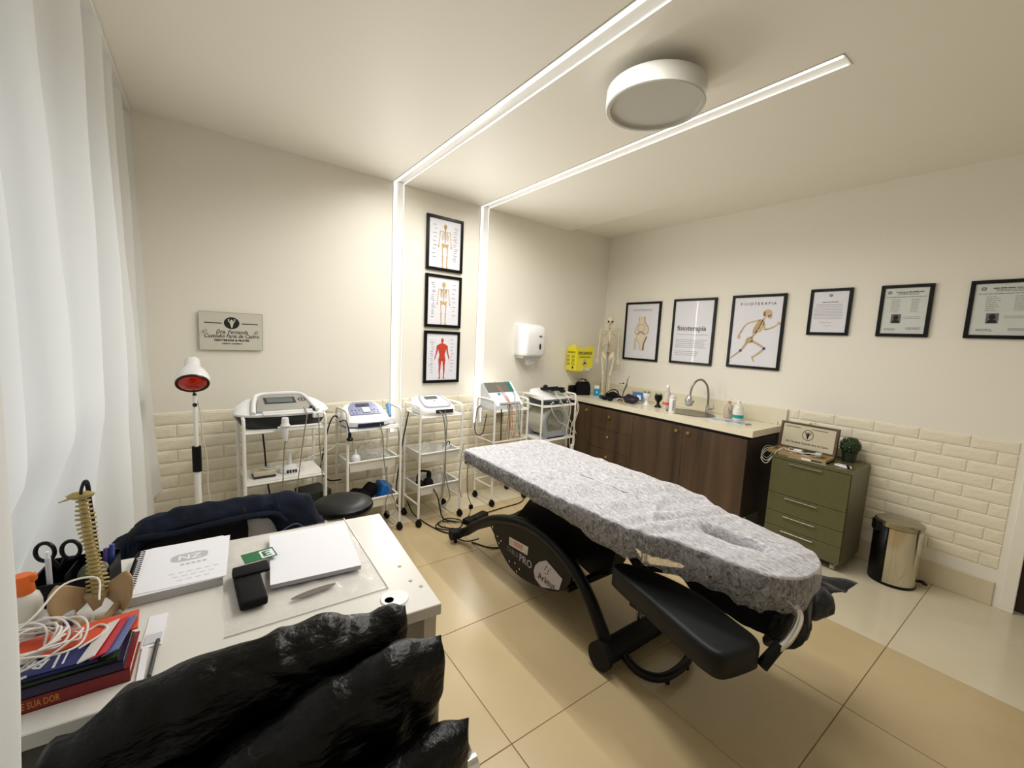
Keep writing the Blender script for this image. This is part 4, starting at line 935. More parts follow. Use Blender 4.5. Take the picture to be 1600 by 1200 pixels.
# ================================================================ treatment table
def bench():
    O = Vector((-2.12, -1.9, 0))
    t = thing('treatment_table', 'black adjustable treatment table with curved tube legs in the middle of the room', 'treatment table', O)
    def B(): b = MB(); b.T = Matrix.Translation(-O); return b
    arc = [(-1.09, .19), (-1.28, .305), (-1.48, .38), (-1.65, .415), (-1.78, .415), (-1.92, .385), (-2.03, .335), (-2.13, .25), (-2.21, .15), (-2.26, .08)]
    for x, xe in ((-2.34, -2.43), (-1.93, -1.84)):
        b = B(); P = cat([(xe, -.90, .062), ((x+xe)/2, -.905, .064), (x, -.96, .095)] + [(x, y, z) for y, z in arc], 6)
        b.tube(P, .031, 14); b.build('curved_leg', STEEL, t)
        b = B(); b.cyl((xe-.004*(1 if x < -2.1 else -1), -.90, .062), (xe+.07*(1 if x < -2.1 else -1), -.903, .062), .037, 20); b.build('rubber_sleeve', RUBBER, t)
        b = B(); b.cyl((xe+.035*(1 if x < -2.1 else -1), -.90, .03), (xe+.035*(1 if x < -2.1 else -1), -.90, 0), .012, 10); b.build('foot', RUBBER, t)
    b = B(); b.cyl((-2.405, -2.27, .07), (-1.86, -2.27, .07), .052, 28); b.cyl((-2.412, -2.27, .07), (-2.385, -2.27, .07), .062, 28); b.cyl((-1.88, -2.27, .07), (-1.855, -2.27, .07), .062, 28); b.build('cross_drum', RUBBER, t)
    b = B(); b.tube(cat([(-2.29, -2.29, .07), (-2.295, -2.38, .042), (-2.27, -2.45, .038), (-2.2, -2.485, .036), (-2.07, -2.485, .036), (-1.97, -2.45, .038), (-1.945, -2.38, .042), (-1.95, -2.29, .07)], 7), .019, 12); b.build('foot_loop', STEEL, t)
    for x, y in ((-2.2, -2.485), (-2.05, -2.485)):
        b = B(); b.cyl((x, y, .02), (x, y, 0), .010, 10); b.build('foot', RUBBER, t)
    b = B(); b.box(-2.34, -1.93, -1.99, -1.955, .195, .225, .004); b.build('crossbar', STEEL, t)
    b = B(); b.box(-2.34, -1.93, -1.10, -1.07, .16, .19, .004); b.build('crossbar', STEEL, t)
    # side plate with badges on the camera side, and its twin on the far side
    top = [(y, z) for y, z in [(-1.29, .30), (-1.48, .37), (-1.65, .40), (-1.78, .40), (-1.92, .37), (-2.02, .32)]]
    bot = [(-2.0, .25), (-1.93, .175), (-1.80, .125), (-1.64, .092), (-1.51, .097), (-1.39, .16), (-1.33, .21)]
    for xa, xb in ((-2.352, -2.332), (-1.938, -1.918)):
        b = B(); b.prism(cat2(top, 4) + cat2(bot, 4), 'x', xa, xb); b.build('side_plate', STEEL, t)
    RX = Matrix.Rotation(-PI/2, 4, 'Z') @ Matrix.Rotation(PI/2, 4, 'X')
    badge = [(-1.825, .297), (-1.955, .258), (-1.935, .188), (-1.80, .132), (-1.742, .152), (-1.728, .19), (-1.738, .226), (-1.77, .262)]
    b = B(); b.prism(badge, 'x', -2.356, -2.353); b.build('badge', mat('badge_grey', 'b9b4bb', .45), t)
    text('Arktus', .056, INK, t, -2.358-O.x, -1.838-O.y, .185, rot=RX @ Matrix.Rotation(-.0, 4, 'Z'), sx=.92)
    b = B()
    for y, z, r in ((-1.83, .262, .005), (-1.85, .25, .0045), (-1.82, .245, .004), (-1.845, .232, .0035), (-1.862, .267, .0035), (-1.83, .225, .003)): b.cyl((-2.3565, y, z), (-2.3575, y, z), r, 8)
    b.build('badge_dots', INK, t)
    b = B(); b.prism([(-1.486, .283), (-1.668, .300), (-1.664, .250), (-1.488, .234)], 'x', -2.355, -2.353); b.build('warning_sticker', mat('sticker_white', 'd8d2cc', .4), t)
    b = B()
    for k in range(3):
        y = -1.548-.03*k; z = .266+.003*k
        P = [(-2.3556, y+.014*math.cos(a), z+.014*math.sin(a)) for a in [2*PI*q/16 for q in range(16)]]
        b.tube(P, .0016, 4, closed=True); b.tube([(-2.3556, y+.007, z-.008), (-2.3556, y-.003, z), (-2.3556, y+.004, z+.008)], .0016, 4)
    b.build('warning_icons', RED, t)
    b = B(); R2 = []
    for q in range(3):
        for yy in (-1.497, -1.640): b.tube([(-2.3556, yy, .272-.012*q), (-2.3556, yy-.022, .274-.012*q)], .0016, 4)
    b.build('warning_text', INKL, t)
    GT_ = mat('plate_print', '77777c', .5)
    text('TABLE', .04, GT_, t, -2.3545-O.x, -1.523-O.y, .205, rot=RX, off=.0004)
    text('PRO', .062, mat('plate_print_bright', 'a9a9ae', .5), t, -2.3545-O.x, -1.650-O.y, .205, rot=RX, off=.001)
    for y, z in ((-1.365, .235), (-1.405, .222), (-1.385, .20), (-1.50, .135), (-1.555, .15), (-1.60, .135), (-1.575, .108)):
        b = B(); b.cyl((-2.352, y, z), (-2.3565, y, z), .0055, 8); b.build('bolt', CHROME, t)
    # lifting body
    b = B(); b.prism([(-1.30, .24), (-1.56, .58), (-1.92, .60), (-2.02, .47), (-1.96, .36), (-1.86, .24), (-1.66, .215)], 'x', -2.22, -2.0); b.build('lift_housing', STEEL, t)
    b = B(); b.prism(cat2([(-1.72, .60), (-1.93, .60), (-1.97, .54), (-1.93, .49), (-1.83, .485), (-1.74, .52)], 4, True), 'x', -2.236, -2.222); b.build('pivot_plate', BLACK, t)
    for y, z in ((-1.80, .565), (-1.87, .545), (-1.85, .515)):
        b = B(); b.cyl((-2.236, y, z), (-2.241, y, z), .007, 8); b.build('bolt', CHROME, t)
    b = B(); b.prism([(-1.80, .22), (-1.98, .42), (-2.09, .40), (-2.06, .26), (-1.93, .20)], 'x', -2.12, -2.02); b.build('motor_cover', BLACK, t)
    b = B(); b.box(-2.36, -1.84, -1.12, -1.15, .60, .628); b.box(-2.36, -2.32, -2.3, -1.12, .59, .628); b.box(-1.88, -1.84, -2.3, -1.12, .59, .628); b.box(-2.36, -1.84, -2.30, -2.27, .60, .628); b.box(-2.22, -2.0, -1.9, -1.5, .58, .63); b.build('upper_frame', STEEL, t)
    b = B(); b.cyl((-2.105, -2.25, .10), (-2.105, -2.25, .63), .015, 16); b.build('chrome_post', CHROME, t)
    b = B(); b.cyl((-2.105, -2.25, .30), (-2.105, -2.25, .42), .024, 16); b.cyl((-2.105, -2.25, .36), (-2.16, -2.28, .36), .016, 12); b.ball((-2.165, -2.283, .36), .024, sub=2); b.build('height_clamp', RUBBER, t)
    # cushions
    def pad(nm, out, z0, z1, m, rd=.018):
        b = B(); c = Vector((sum(p[0] for p in out)/len(out), sum(p[1] for p in out)/len(out)))
        n = len(out)
        def ring(ins, z):
            r = []
            for k in range(n):
                p = Vector(out[k]); a = Vector(out[k-1]); d = Vector(out[(k+1) % n]); tn = (d-a).normalized(); nr = Vector((tn.y, -tn.x))
                if (p-c).dot(nr) < 0: nr = -nr
                q = p - nr*ins; r.append(b.v((q.x, q.y, z)))
            return r
        RR = [ring(rd*.7, z0), ring(0, z0+rd*.6)] + [ring(rd*(1-math.cos(a)), z1-rd+rd*math.sin(a)) for a in [PI/2*k/5 for k in range(6)]] + [ring(rd*1.3, z1+.0006)]
        for A, D in zip(RR, RR[1:]):
            for k in range(n): b.face([A[k], A[(k+1) % n], D[(k+1) % n], D[k]], True)
        b.face(RR[0]); b.face(RR[-1], True)
        return b.build(nm, m, t, sharp=60)
    near = cat2([(-2.365, -2.275), (-2.305, -2.29), (-2.245, -2.42), (-2.230, -2.60), (-2.272, -2.77), (-2.292, -2.84), (-2.322, -2.870), (-2.36, -2.870), (-2.45, -2.848), (-2.490, -2.828), (-2.500, -2.785), (-2.485, -2.70), (-2.435, -2.5), (-2.395, -2.33)], 5, True)
    pad('arm_pad', near, .405, .50, mat('pad_vinyl', '101213', .5, bump=(220, .12, .001)), .018)
    far = [(-4.235-x, y) for x, y in near]; far.reverse()
    pad('arm_pad', far, .425, .49, MATS['pad_vinyl'], .018)
    for s_, xs in ((1, -2.36), (-1, -1.87)):
        b = B(); b.tube(cat([(-2.105, -2.26, .40), ((xs-2.105)/2, -2.34, .385), (xs, -2.46, .392)], 6), .017, 10); b.box(xs-.04, xs+.04, -2.62, -2.40, .388, .404, .003); b.build('pad_bracket', STEEL, t)
    b = B(); b.tube(cat([(-2.13, -2.72, .615), (-2.16, -2.86, .612), (-2.185, -2.925, .585), (-2.235, -2.925, .52), (-2.27, -2.90, .47)], 8), .013, 12); b.build('chrome_bar', CHROME, t)
    b = B(); b.tube([(-2.255, -2.905, .49), (-2.305, -2.875, .41)], [.017, .02], 12); b.build('bar_sleeve', RUBBER, t)
    return t
bench()
def outline_table():
    P = [(-2.43, -1.10), (-2.41, -1.045), (-2.35, -1.03), (-2.1, -1.03), (-1.86, -1.03), (-1.79, -1.05), (-1.765, -1.12), (-1.755, -1.7), (-1.755, -2.27), (-1.775, -2.36), (-1.855, -2.455),
         (-1.885, -2.60), (-1.920, -2.79), (-1.97, -2.885), (-2.06, -2.93), (-2.18, -2.925), (-2.265, -2.87), (-2.305, -2.76), (-2.325, -2.62), (-2.355, -2.51), (-2.40, -2.40), (-2.425, -2.22), (-2.43, -1.7)]
    return cat2(P, 10, True)
OT = outline_table()
def hfun(x, y):
    h = 0
    q = ((x+2.105)/.046)**2 + ((y+2.655)/.11)**2; h -= .105*math.exp(-q**2.2)
    w1 = 1/(1+math.exp((y+1.75)*9)); hd = 1/(1+math.exp((y+2.45)*16))
    h += (.003 + .012*w1*(1-.5*hd)) * noise.noise(Vector((x*3.2+y*1.4, y*17+x*5, .5)))*1.6
    h += .0025*noise.noise(Vector((x*26, y*20, 2))) + .005*noise.noise(Vector((x*9, y*9, 5)))
    # ridges across the sheet and the seam before the headrest
    for y0, k, a in ((-1.72, .12, .010), (-1.90, .30, .014), (-2.02, .22, .010), (-2.16, .10, .013), (-2.30, .42, .015), (-1.45, -.5, .005), (-1.2, .6, .003)):
        d = y - y0 - k*(x+2.12) - .02*math.sin(x*11+y0*9); h += a*1.7*math.exp(-(d/.014)**2)*(.6+.4*math.sin(x*5+y0*20)) if True else 0
    d = y + 2.44 + .25*(x+2.12) + .02*math.sin(x*9); h -= .014*math.exp(-(d/.020)**2)
    return h
def grown(out, d):
    n = len(out); r = []
    for k in range(n):
        a = Vector(out[k-1]); c = Vector(out[(k+1) % n]); tn = (c-a).normalized(); r.append((out[k][0] + tn.y*d*(-1 if True else 1)*SGN, out[k][1] - tn.x*d*(-1)*SGN))
    return r
ar = sum(OT[k][0]*OT[(k+1) % len(OT)][1]-OT[(k+1) % len(OT)][0]*OT[k][1] for k in range(len(OT)))
SGN = -1 if ar > 0 else 1
def table_top(name, grow, z1, drop, mtl, par, skirt=None, rings=64):
    b = MB(); O = Vector((-2.12, -1.9, 0)); b.T = Matrix.Translation(-O) if par else Matrix()
    out = grown(OT, grow); n = len(out); R = []
    rd = .024
    for i in range(rings+1):
        s = i/rings; r = []
        for x, y in out:
            mx, my = -2.10, max(-2.74, min(-1.28, y))
            px, py = mx+(x-mx)*s*.95, my+(y-my)*s*.95
            r.append(b.v((px, py, z1 + hfun(px, py)*(1-s**6*.4))))
        R.append(r)
    for k in range(1, 7):
        a = PI/2*k/6; r = []
        for j, (x, y) in enumerate(out):
            mx, my = -2.10, max(-2.74, min(-1.28, y)); s = .95+.05*math.sin(a)
            px, py = mx+(x-mx)*s, my+(y-my)*s
            r.append(b.v((px, py, z1 - rd*(1-math.cos(a)) + hfun(px, py)*.6)))
        R.append(r)
    for k in range(1, 10):
        r = []
        for j, (x, y) in enumerate(out):
            v = k/9; dz = drop(x, y, j)*v
            wv = .006*v*math.sin(j*1.1+math.sin(j*.23)*4) + .010*v*noise.noise(Vector((x*14, y*14, v*2)))
            mx, my = -2.10, max(-2.74, min(-1.28, y)); dd = Vector((x-mx, y-my, 0)).normalized()
            r.append(b.v((x+dd.x*(wv+(.006*math.sin(v*PI) if skirt else 0)-(.03*v*v if skirt else 0)), y+dd.y*(wv+(.006*math.sin(v*PI) if skirt else 0)-(.03*v*v if skirt else 0)), z1-rd-dz+hfun(x, y)*.4)))
        R.append(r)
    for i, (A, D) in enumerate(zip(R, R[1:])):
        for k in range(n):
            fc = b.face([A[k], A[(k+1) % n], D[(k+1) % n], D[k]], True)
            if skirt and fc and i > rings+2: fc.material_index = 1
    if not skirt: b.face(R[-1])
    return b.build(name, mtl, par, sharp=0)
tb = bpy.data.objects['treatment_table']
table_top('cushion', -.014, .709, lambda x, y, j: .058, VINYL, tb)
def sk_drop(x, y, j):
    near_ = 1 if x < -2.12 else .6
    h = .092 + .034*max(0, min(1, (-1.9-y)/.5))*near_
    return h + .008*math.sin(j*.31) + .006*math.sin(j*.9)
COVER = film('disposable_sheet', 'dddbe0', .36, .97, 95, .7, stretch=(1.5, .38, 1), translucent=.12, bump=(.5, .004), distort=1.0, rng=.15)
COVER2 = film('disposable_sheet_single', 'd2d0d4', .05, .72, 95, .7, stretch=(1.5, .6, .5), translucent=.12, bump=(.5, .004), distort=1.0, rng=.18)
cv = table_top('disposable_cover', .006, .7215, sk_drop, (COVER, COVER2), None, skirt=True)
tag(cv, 'crumpled translucent white disposable cover fitted over the treatment table', 'cover')
# black cloth under the headrest
def bcloth():
    A, Bc, C, D = Vector((-2.115, -2.43, .44)), Vector((-1.78, -2.46, .53)), Vector((-1.58, -2.90, .475)), Vector((-2.10, -2.875, .37))
    def f(u, v):
        p = (A*(1-u)+Bc*u)*(1-v) + (D*(1-u)+C*u)*v
        p = p + Vector((0, 0, .05*math.sin(u*PI)*math.sin(v*PI*.8)+.03*noise.noise(p*7)+.012*noise.noise(p*24)-.05*v**3*(1-abs(u-.5)*2)*math.sin(u*14)))
        if v > .9: p.y -= .02*math.sin(u*9)*(v-.9)*10
        if u > .93 and v > .8: p += Vector((.035, -.02, .0))*((u-.93)/.07)*((v-.8)/.2)
        p.z = max(p.z, .502 if (-2.01 < p.x < -1.70 and p.y > -2.88) else .05)
        p.z = min(p.z, .585)
        return p
    b = MB(); b.ball((-1.97, -2.845, .42), .085, 1.3, .5, .75, 4); b.ball((-1.80, -2.87, .455), .075, 1.5, .55, .6, 4); b.ball((-2.04, -2.82, .40), .05, 1, .6, 1.2, 3); b.wob(.03, 11, 4); b.wob(.008, 34, 6)
    for fc in b.bm.faces: fc.smooth = True
    b.grid(44, 36, f)
    o = b.build('black_cloth', mat('black_cloth', '09090b', .6, bump=(30, .5, .006), sheen=.2), sharp=0, thick=.004)
    tag(o, 'rumpled black cloth draped over the far arm pad below the headrest', 'cloth')
bcloth()
# adapter and flex on the floor
t = thing('power_adapter', 'black power adapters on the floor near the foot of the treatment table, with tangled flex', 'adapter', (-2.08, -.66, 0))
b = MB(); b.box(-.12, -.04, -.06, .01, 0, .042, .005, 2, .35); b.build('transformer', BLACK, t)
b = MB(); b.box(-.04, .12, -.02, .045, 0, .036, .005, 2, .35); b.build('socket_strip', BLACK, t)
for pts in ([(.11, .05, .012), (.3, .08, .006), (.52, .10, .006), (.64, .2, .006), (.66, .28, .006)],
            [(-.12, -.02, .015), (-.26, .10, .006), (-.3, .02, .008), (-.2, -.07, .006), (-.12, .02, .012), (-.2, .12, .01), (-.33, .05, .006), (-.30, -.05, .01), (-.17, -.10, .006)],
            [(-.10, -.04, .01), (-.18, -.13, .006), (-.3, -.1, .006), (-.36, .06, .006), (-.40, .3, .02), (-.42, .40, .10)],
            [(-.2, -.08, .006), (-.29, -.16, .006), (-.26, -.30, .02), (-.18, -.34, .035)]):
    b = MB(); b.tube(cat(pts, 8), .0045, 6); b.build('flex', CORD_K, t)
t = thing('loose_flex', 'black flex looping on the floor beneath the curved leg of the treatment table', 'flex', (-2.2, -1.05, 0))
for pts in ([(-.1, .08, .006), (-.02, -.06, .006), (.1, -.08, .006), (.14, .04, .05), (.1, .1, .12)], [(.02, .02, .12), (.03, -.12, .02), (.12, -.2, .006), (.2, -.3, .05), (.12, -.35, .15)]):
    b = MB(); b.tube(cat(pts, 8), .005, 6); b.build('flex', CORD_K, t)
# ================================================================ trolleys and machines on the back wall
def cart(lab, x, off, w_, d, h, shelves, zb=.17, rods=()):
    t = at_back('equipment_trolley', lab, 'trolley', x, off, 0, 'white tube trolleys along the wall')
    r = .0095
    for sx in (0, w_):
        b = MB(); zt = h; P = cat([(sx, 0, zt-.06), (sx, .006, zt-.02), (sx, .035, zt), (sx, d-.035, zt), (sx, d-.006, zt-.02), (sx, d, zt-.06)], 5)
        b.tube([Vector((sx, 0, .055))] + P + [Vector((sx, d, .055))], r, 8)
        b.cyl((sx, 0, zb), (sx, d, zb), .007, 8); b.build('side_frame', WMET, t)
    b = MB(); b.cyl((0, d, zb), (w_, d, zb), .007, 8); b.build('rear_rail', WMET, t)
    for sx in (0, w_):
        for sy in (0, d):
            b = MB(); b.cyl((sx, sy, .062), (sx, sy, .045), .011, 8); b.box(sx-.012, sx+.012, sy-.026, sy+.008, .028, .056, .006, 2); b.lathe([(.0, -.014), (.020, -.014), (.0255, -.010), (.0255, .010), (.020, .014), (0, .014)], (sx, sy-.008, .0256), 18, axis=(1, .3, 0)); b.build('castor', RUBBER, t)
    for kind, z in shelves:
        b = MB()
        if kind == 'shelf':
            b.box(.008, w_-.008, .002, d-.002, z-.014, z, .002, 1)
            for sy in (.0, d): b.cyl((0, sy, z-.016), (w_, sy, z-.016), .006, 8)
            b.build('shelf', WMET, t)
        elif kind == 'tray':
            y0, y1, x0, x1, dp, th = .0, d, .012, w_-.012, .075, .003
            b.box(x0+.012, x1-.012, y0+.012, y1-.012, z-dp, z-dp+th)
            b.box(x0, x1, y0-.006, y0+.008, z-.01, z, .002, 1); b.box(x0, x1, y1-.008, y1+.006, z-.01, z, .002, 1); b.box(x0-.004, x0+.010, y0, y1, z-.01, z); b.box(x1-.010, x1+.004, y0, y1, z-.01, z)
            b.poly([(x0, y0, z), (x1, y0, z), (x1-.012, y0+.012, z-dp), (x0+.012, y0+.012, z-dp)]); b.poly([(x0, y1, z), (x1, y1, z), (x1-.012, y1-.012, z-dp), (x0+.012, y1-.012, z-dp)])
            b.poly([(x0, y0, z), (x0, y1, z), (x0+.012, y1-.012, z-dp), (x0+.012, y0+.012, z-dp)]); b.poly([(x1, y0, z), (x1, y1, z), (x1-.012, y1-.012, z-dp), (x1-.012, y0+.012, z-dp)])
            b.build('tray', mat('tray_plastic', 'ecebe4', .35), t)
        else:
            for sy in (0, d): b.cyl((0, sy, z), (w_, sy, z), .006, 8)
            for sx in (0, w_): b.cyl((sx, 0, z), (sx, d, z), .006, 8)
            b.build('shelf_frame', WMET, t)
    return t
CW1 = (-3.655, .40, .445, .29); CW2 = (-3.06, .365, .38, .24); CW3 = (-2.545, .405, .365, .26); CW4 = (-1.845, .39, .37, .26); CW5 = (-1.295, .385, .455, .28)
cart('white tube trolley with plain shelves nearest the curtain, carrying the widest machine', *CW1, .93, [('shelf', .858), ('shelf', .548), ('shelf', .25)])
cart('white tube trolley with two trays behind the black round stool', *CW2, .92, [('shelf', .80), ('tray', .570), ('tray', .285)])
cart('white tube trolley with two trays below the anatomy posters', *CW3, .925, [('shelf', .855), ('tray', .568), ('tray', .31)])
cart('white tube trolley right of the anatomy posters, carrying the tilted machine', *CW4, .925, [('shelf', .845), ('frame', .565)])
cart('white tube trolley beside the dark wood cabinet, holding a grey coil cylinder', *CW5, .935, [('shelf', .845), ('shelf', .515)], .17)
def on(c, dx, dy, z): return (c[0]+dx, c[1]-dy, z)   # offsets from the trolley's front left leg
def cable(par, pts, m=CORD_G, r=.0035): b = MB(); b.tube(cat(pts, 7), r, 6); return b.build('cable', m, par)
def slab_panel(b, x0, x1, y0, y1, z, sl, e=.0015):
    b.poly([(x0, y0, z+sl*y0+e), (x1, y0, z+sl*y0+e), (x1, y1, z+sl*y1+e), (x0, y1, z+sl*y1+e)])
SCR = mat('lcd_screen', '3c4644', .15); SCRL = mat('lcd_glass', '5d6a6c', .12)
# --- machine 1: wide console with dark base
def m1():
    t = at_back('therapy_console', 'wide white oval therapy console with a dark lower shell, left of the other machines', 'machine', *on(CW1, .225, .13, .8585))
    o = sell(.262, .15, 2.6, 56)
    b = MB(); b.loft(o, [(0, .80, .80, 0, 0, 0), (.012, .86, .86, 0, 0, 0), (.06, .97, .97, 0, 0, 0), (.078, 1, 1, 0, 0, 0)]); b.build('lower_shell', mat('charcoal_shell', '23282a', .35), t)
    b = MB(); b.loft(o, [(.078, 1.0, 1.0, 0, 0, 0), (.09, 1.01, 1.01, 0, 0, 0), (.11, .96, .97, 0, .005, .15), (.125, .84, .84, 0, .015, .28), (.130, .70, .70, 0, .02, .3)]); b.build('upper_shell', WHITE, t)
    sl = .35; z = .132
    b = MB(); pts = cat2([(-.155, -.10), (-.13, .02), (-.10, .085), (0, .095), (.10, .085), (.13, .02), (.155, -.10)], 5)
    b.face([b.v((x, y, z+.010+sl*y)) for x, y in pts]); 
    A = [b.v((x, y, z-.03+sl*y)) for x, y in pts]; Bv = [b.v((x, y, z+.010+sl*y)) for x, y in pts]
    for k in range(len(A)): b.face([A[k], A[(k+1) % len(A)], Bv[(k+1) % len(A)], Bv[k]])
    b.build('control_panel', mat('silver_panel', 'a8a8a2', .3, .3), t)
    for pr in ([(-.175, -.125), (-.15, .03), (-.115, .105), (0, .118), (.115, .105), (.15, .03), (.175, -.125)],):
        b = MB(); b.tube([(x, y, z+.008+sl*y*.95) for x, y in cat2(pr, 6)], .0125, 8); b.build('panel_surround', WHITE, t)
    b = MB(); slab_panel(b, -.10, .075, -.02, .055, z+.0105, sl); b.build('display_bezel', DGREY, t)
    b = MB(); slab_panel(b, -.085, .06, -.01, .045, z+.0115, sl); b.build('display', SCRL, t)
    b = MB()
    for k in range(8): a = k*PI/4; x, y = .115+.02*math.cos(a), .02+.02*math.sin(a); b.ball((x, y, z+.012+sl*y), .006, 1, 1, .5, 1)
    b.ball((.115, .02, z+.012+sl*.02), .007, 1, 1, .5, 1); b.build('button_ring', mat('maroon_button', '5a3a3a', .4), t)
    b = MB(); b.box(-.13, .14, -.155, -.12, .085, .098, .006, 2); b.cyl((-.13, -.135, .103), (.14, -.135, .103), .008, 10); b.build('front_ledge', WHITE, t)
    b = MB(); b.box(.14, .2, -.158, -.13, .055, .09, .003, 1); b.build('outlet_cover', WHITE, t)
    b = MB(); b.box(.135, .15, -.11, -.085, .10, .125, .002, 1); b.box(.155, .175, -.115, -.095, .09, .11, .002, 1); b.build('socket', mat('navy_plug', '1f2a4a', .4), t)
    # probe hanging in front
    b = MB(); b.lathe([(.0, .0), (.018, -.002), (.021, -.02), (.021, -.035), (.028, -.05), (.018, -.058), (.016, -.12), (.014, -.125), (.012, -.14), (0, -.141)], (-.02, -.175, .075), 20); b.build('probe', WHITE, t)
    b = MB(); b.box(-.06, .18, -.185, -.165, .012, .022, .003, 1); b.build('probe_rail', WHITE, t)
    cable(t, [(-.02, -.175, -.065), (-.03, -.178, -.16), (-.035, -.175, -.30), (-.04, -.16, -.5)])
    cable(t, [(.095, -.12, .12), (.10, -.178, .08), (.08, -.18, -.05), (.06, -.178, -.22), (.04, -.175, -.40), (.05, -.17, -.55)])
    cable(t, [(.165, -.12, .10), (.168, -.178, .06), (.17, -.18, -.08), (.185, -.178, -.28), (.20, -.175, -.52)])
    cable(t, [(-.09, .12, .03), (-.09, .16, -.05), (-.08, .16, -.2), (-.07, .14, -.4), (-.04, .15, -.62)], CORD_K, .005)
    cable(t, [(.27, .0, .07), (.33, .0, .03), (.37, .05, -.06), (.35, .02, -.16), (.27, -.02, -.20), (.13, -.03, -.235), (.07, -.06, -.27)], CORD_W, .003)
m1()
t = at_back('travel_adapter', 'pale plug block with coiled lead at the left of the first trolley middle shelf', 'adapter', *on(CW1, .11, .10, .5485))
b = MB(); b.box(-.06, .06, -.05, .05, 0, .012, .003, 1); b.build('base_plate', mat('dark_base', '2a2724', .5), t)
b = MB(); b.box(-.058, .058, -.048, .048, .012, .04, .006, 2); b.build('block', mat('ivory_plastic', 'cfc6ae', .4), t)
b = MB(); b.tube(cat([(-.03, -.02, .045), (0, .02, .05), (.03, -.01, .047), (.01, -.03, .05), (-.02, .01, .055)], 5), .004, 6); b.build('lead', CORD_W, t)
b = MB(); b.cyl((.035, 0, .04), (.035, 0, .07), .013, 12); b.build('plug', LGREY, t)
t = at_back('round_hub', 'small round white hub with a row of dark buttons on the first trolley middle shelf', 'hub', *on(CW1, .26, .12, .5485))
b = MB(); b.lathe([(0, 0), (.065, 0), (.068, .01), (.06, .03), (.03, .042), (.012, .045), (.010, .12), (.004, .128), (0, .128)], seg=28); b.build('body', WHITE, t)
b = MB()
for k in range(4):
    for q in range(2): b.box(-.03+.016*k, -.020+.016*k, -.0685, -.060, .008+.010*q, .015+.010*q)
b.build('keypad', BLACK, t)
t = at_back('black_box', 'black box on the bottom shelf of the trolley nearest the curtain', 'box', *on(CW1, .40, .12, .2505), None, .2)
b = MB(); b.box(-.09, .075, -.10, .08, 0, .16, .006, 2); b.build('carton', mat('charcoal_box', '1c2020', .5), t)
# --- machine 2: ultrasound, blue-white
def m2():
    t = at_back('ultrasound_unit', 'rounded white ultrasound unit with a lilac panel and blue probe, second machine from the curtain', 'machine', *on(CW2, .16, .12, .8005))
    o = sell(.165, .125, 3.2, 48)
    b = MB(); b.loft(o, [(0, .97, .97, 0, 0, 0), (.012, .99, .99, 0, 0, 0)]); b.build('blue_base', mat('mid_blue', '3b6aa0', .4), t)
    b = MB(); b.loft(o, [(.012, 1, 1, 0, 0, 0), (.04, 1, 1, 0, 0, .0), (.075, .95, .93, 0, .004, .25), (.098, .84, .80, 0, .012, .42), (.105, .7, .66, 0, .014, .44)]); b.build('housing', WHITE, t)
    sl = .45; z = .1075
    pts = cat2([(-.115, -.055), (-.105, .03), (-.07, .08), (0, .09), (.07, .08), (.105, .03), (.115, -.055)], 5)
    b = MB(); b.face([b.v((x, y+.005, z+.001+sl*y)) for x, y in pts]); b.build('control_panel', mat('lilac_panel', '8b90b4', .35), t)
    b = MB(); slab_panel(b, -.05, .045, .035, .065, z+.003, sl); b.build('display', SCR, t)
    b = MB(); slab_panel(b, -.02, .03, -.035, .02, z+.003, sl); b.build('label', PAPER, t)
    b = MB()
    for x, y in ((-.09, 0), (-.065, 0), (-.04, 0), (-.09, -.03), (-.065, -.03), (.05, -.005), (.07, .0), (.09, -.01), (.06, -.03), (.085, -.035)): b.ball((x, y, z+.004+sl*y), .007, 1, 1, .35, 1)
    b.build('buttons', LGREY, t)
    b = MB(); b.box(-.09, .09, -.128, -.118, .008, .034, .002, 1); b.build('socket_strip', mat('navy_strip', '20203a', .4), t)
    b = MB(); b.tube([(.185, .03, .125), (.178, .0, .10), (.17, -.04, .055)], [.022, .017, .012], 12); b.build('probe', mat('sky_plastic', '6f9ec8', .35), t)
    b = MB(); b.box(.15, .2, -.07, .04, .0, .045, .008, 2); b.build('probe_holder', WHITE, t)
    cable(t, [(.06, -.13, .02), (.075, -.15, -.08), (.085, -.15, -.25), (.12, -.14, -.42), (.16, -.13, -.52), (.19, -.13, -.62), (.16, -.13, -.67), (.12, -.13, -.64), (.11, -.13, -.56), (.16, -.13, -.42), (.20, -.12, -.2), (.21, -.1, -.05), (.175, -.045, .05)])
    cable(t, [(-.14, .1, .03), (-.19, .08, .06), (-.24, .03, .0), (-.27, .03, -.15), (-.29, .03, -.3), (-.24, .03, -.38), (-.15, .05, -.40)], CORD_K, .005)
    cable(t, [(-.2, -.07, .05), (-.17, -.12, .06), (-.15, -.135, -.03)], CORD_K, .004)
    b = MB(); b.cyl((-.15, -.135, -.02), (-.15, -.135, -.055), .010, 10); b.lathe([(.02, -.01), (.022, 0), (.012, .01)], (-.15, -.135, -.06), 14); b.build('suction_plug', BLACK, t)
m2()
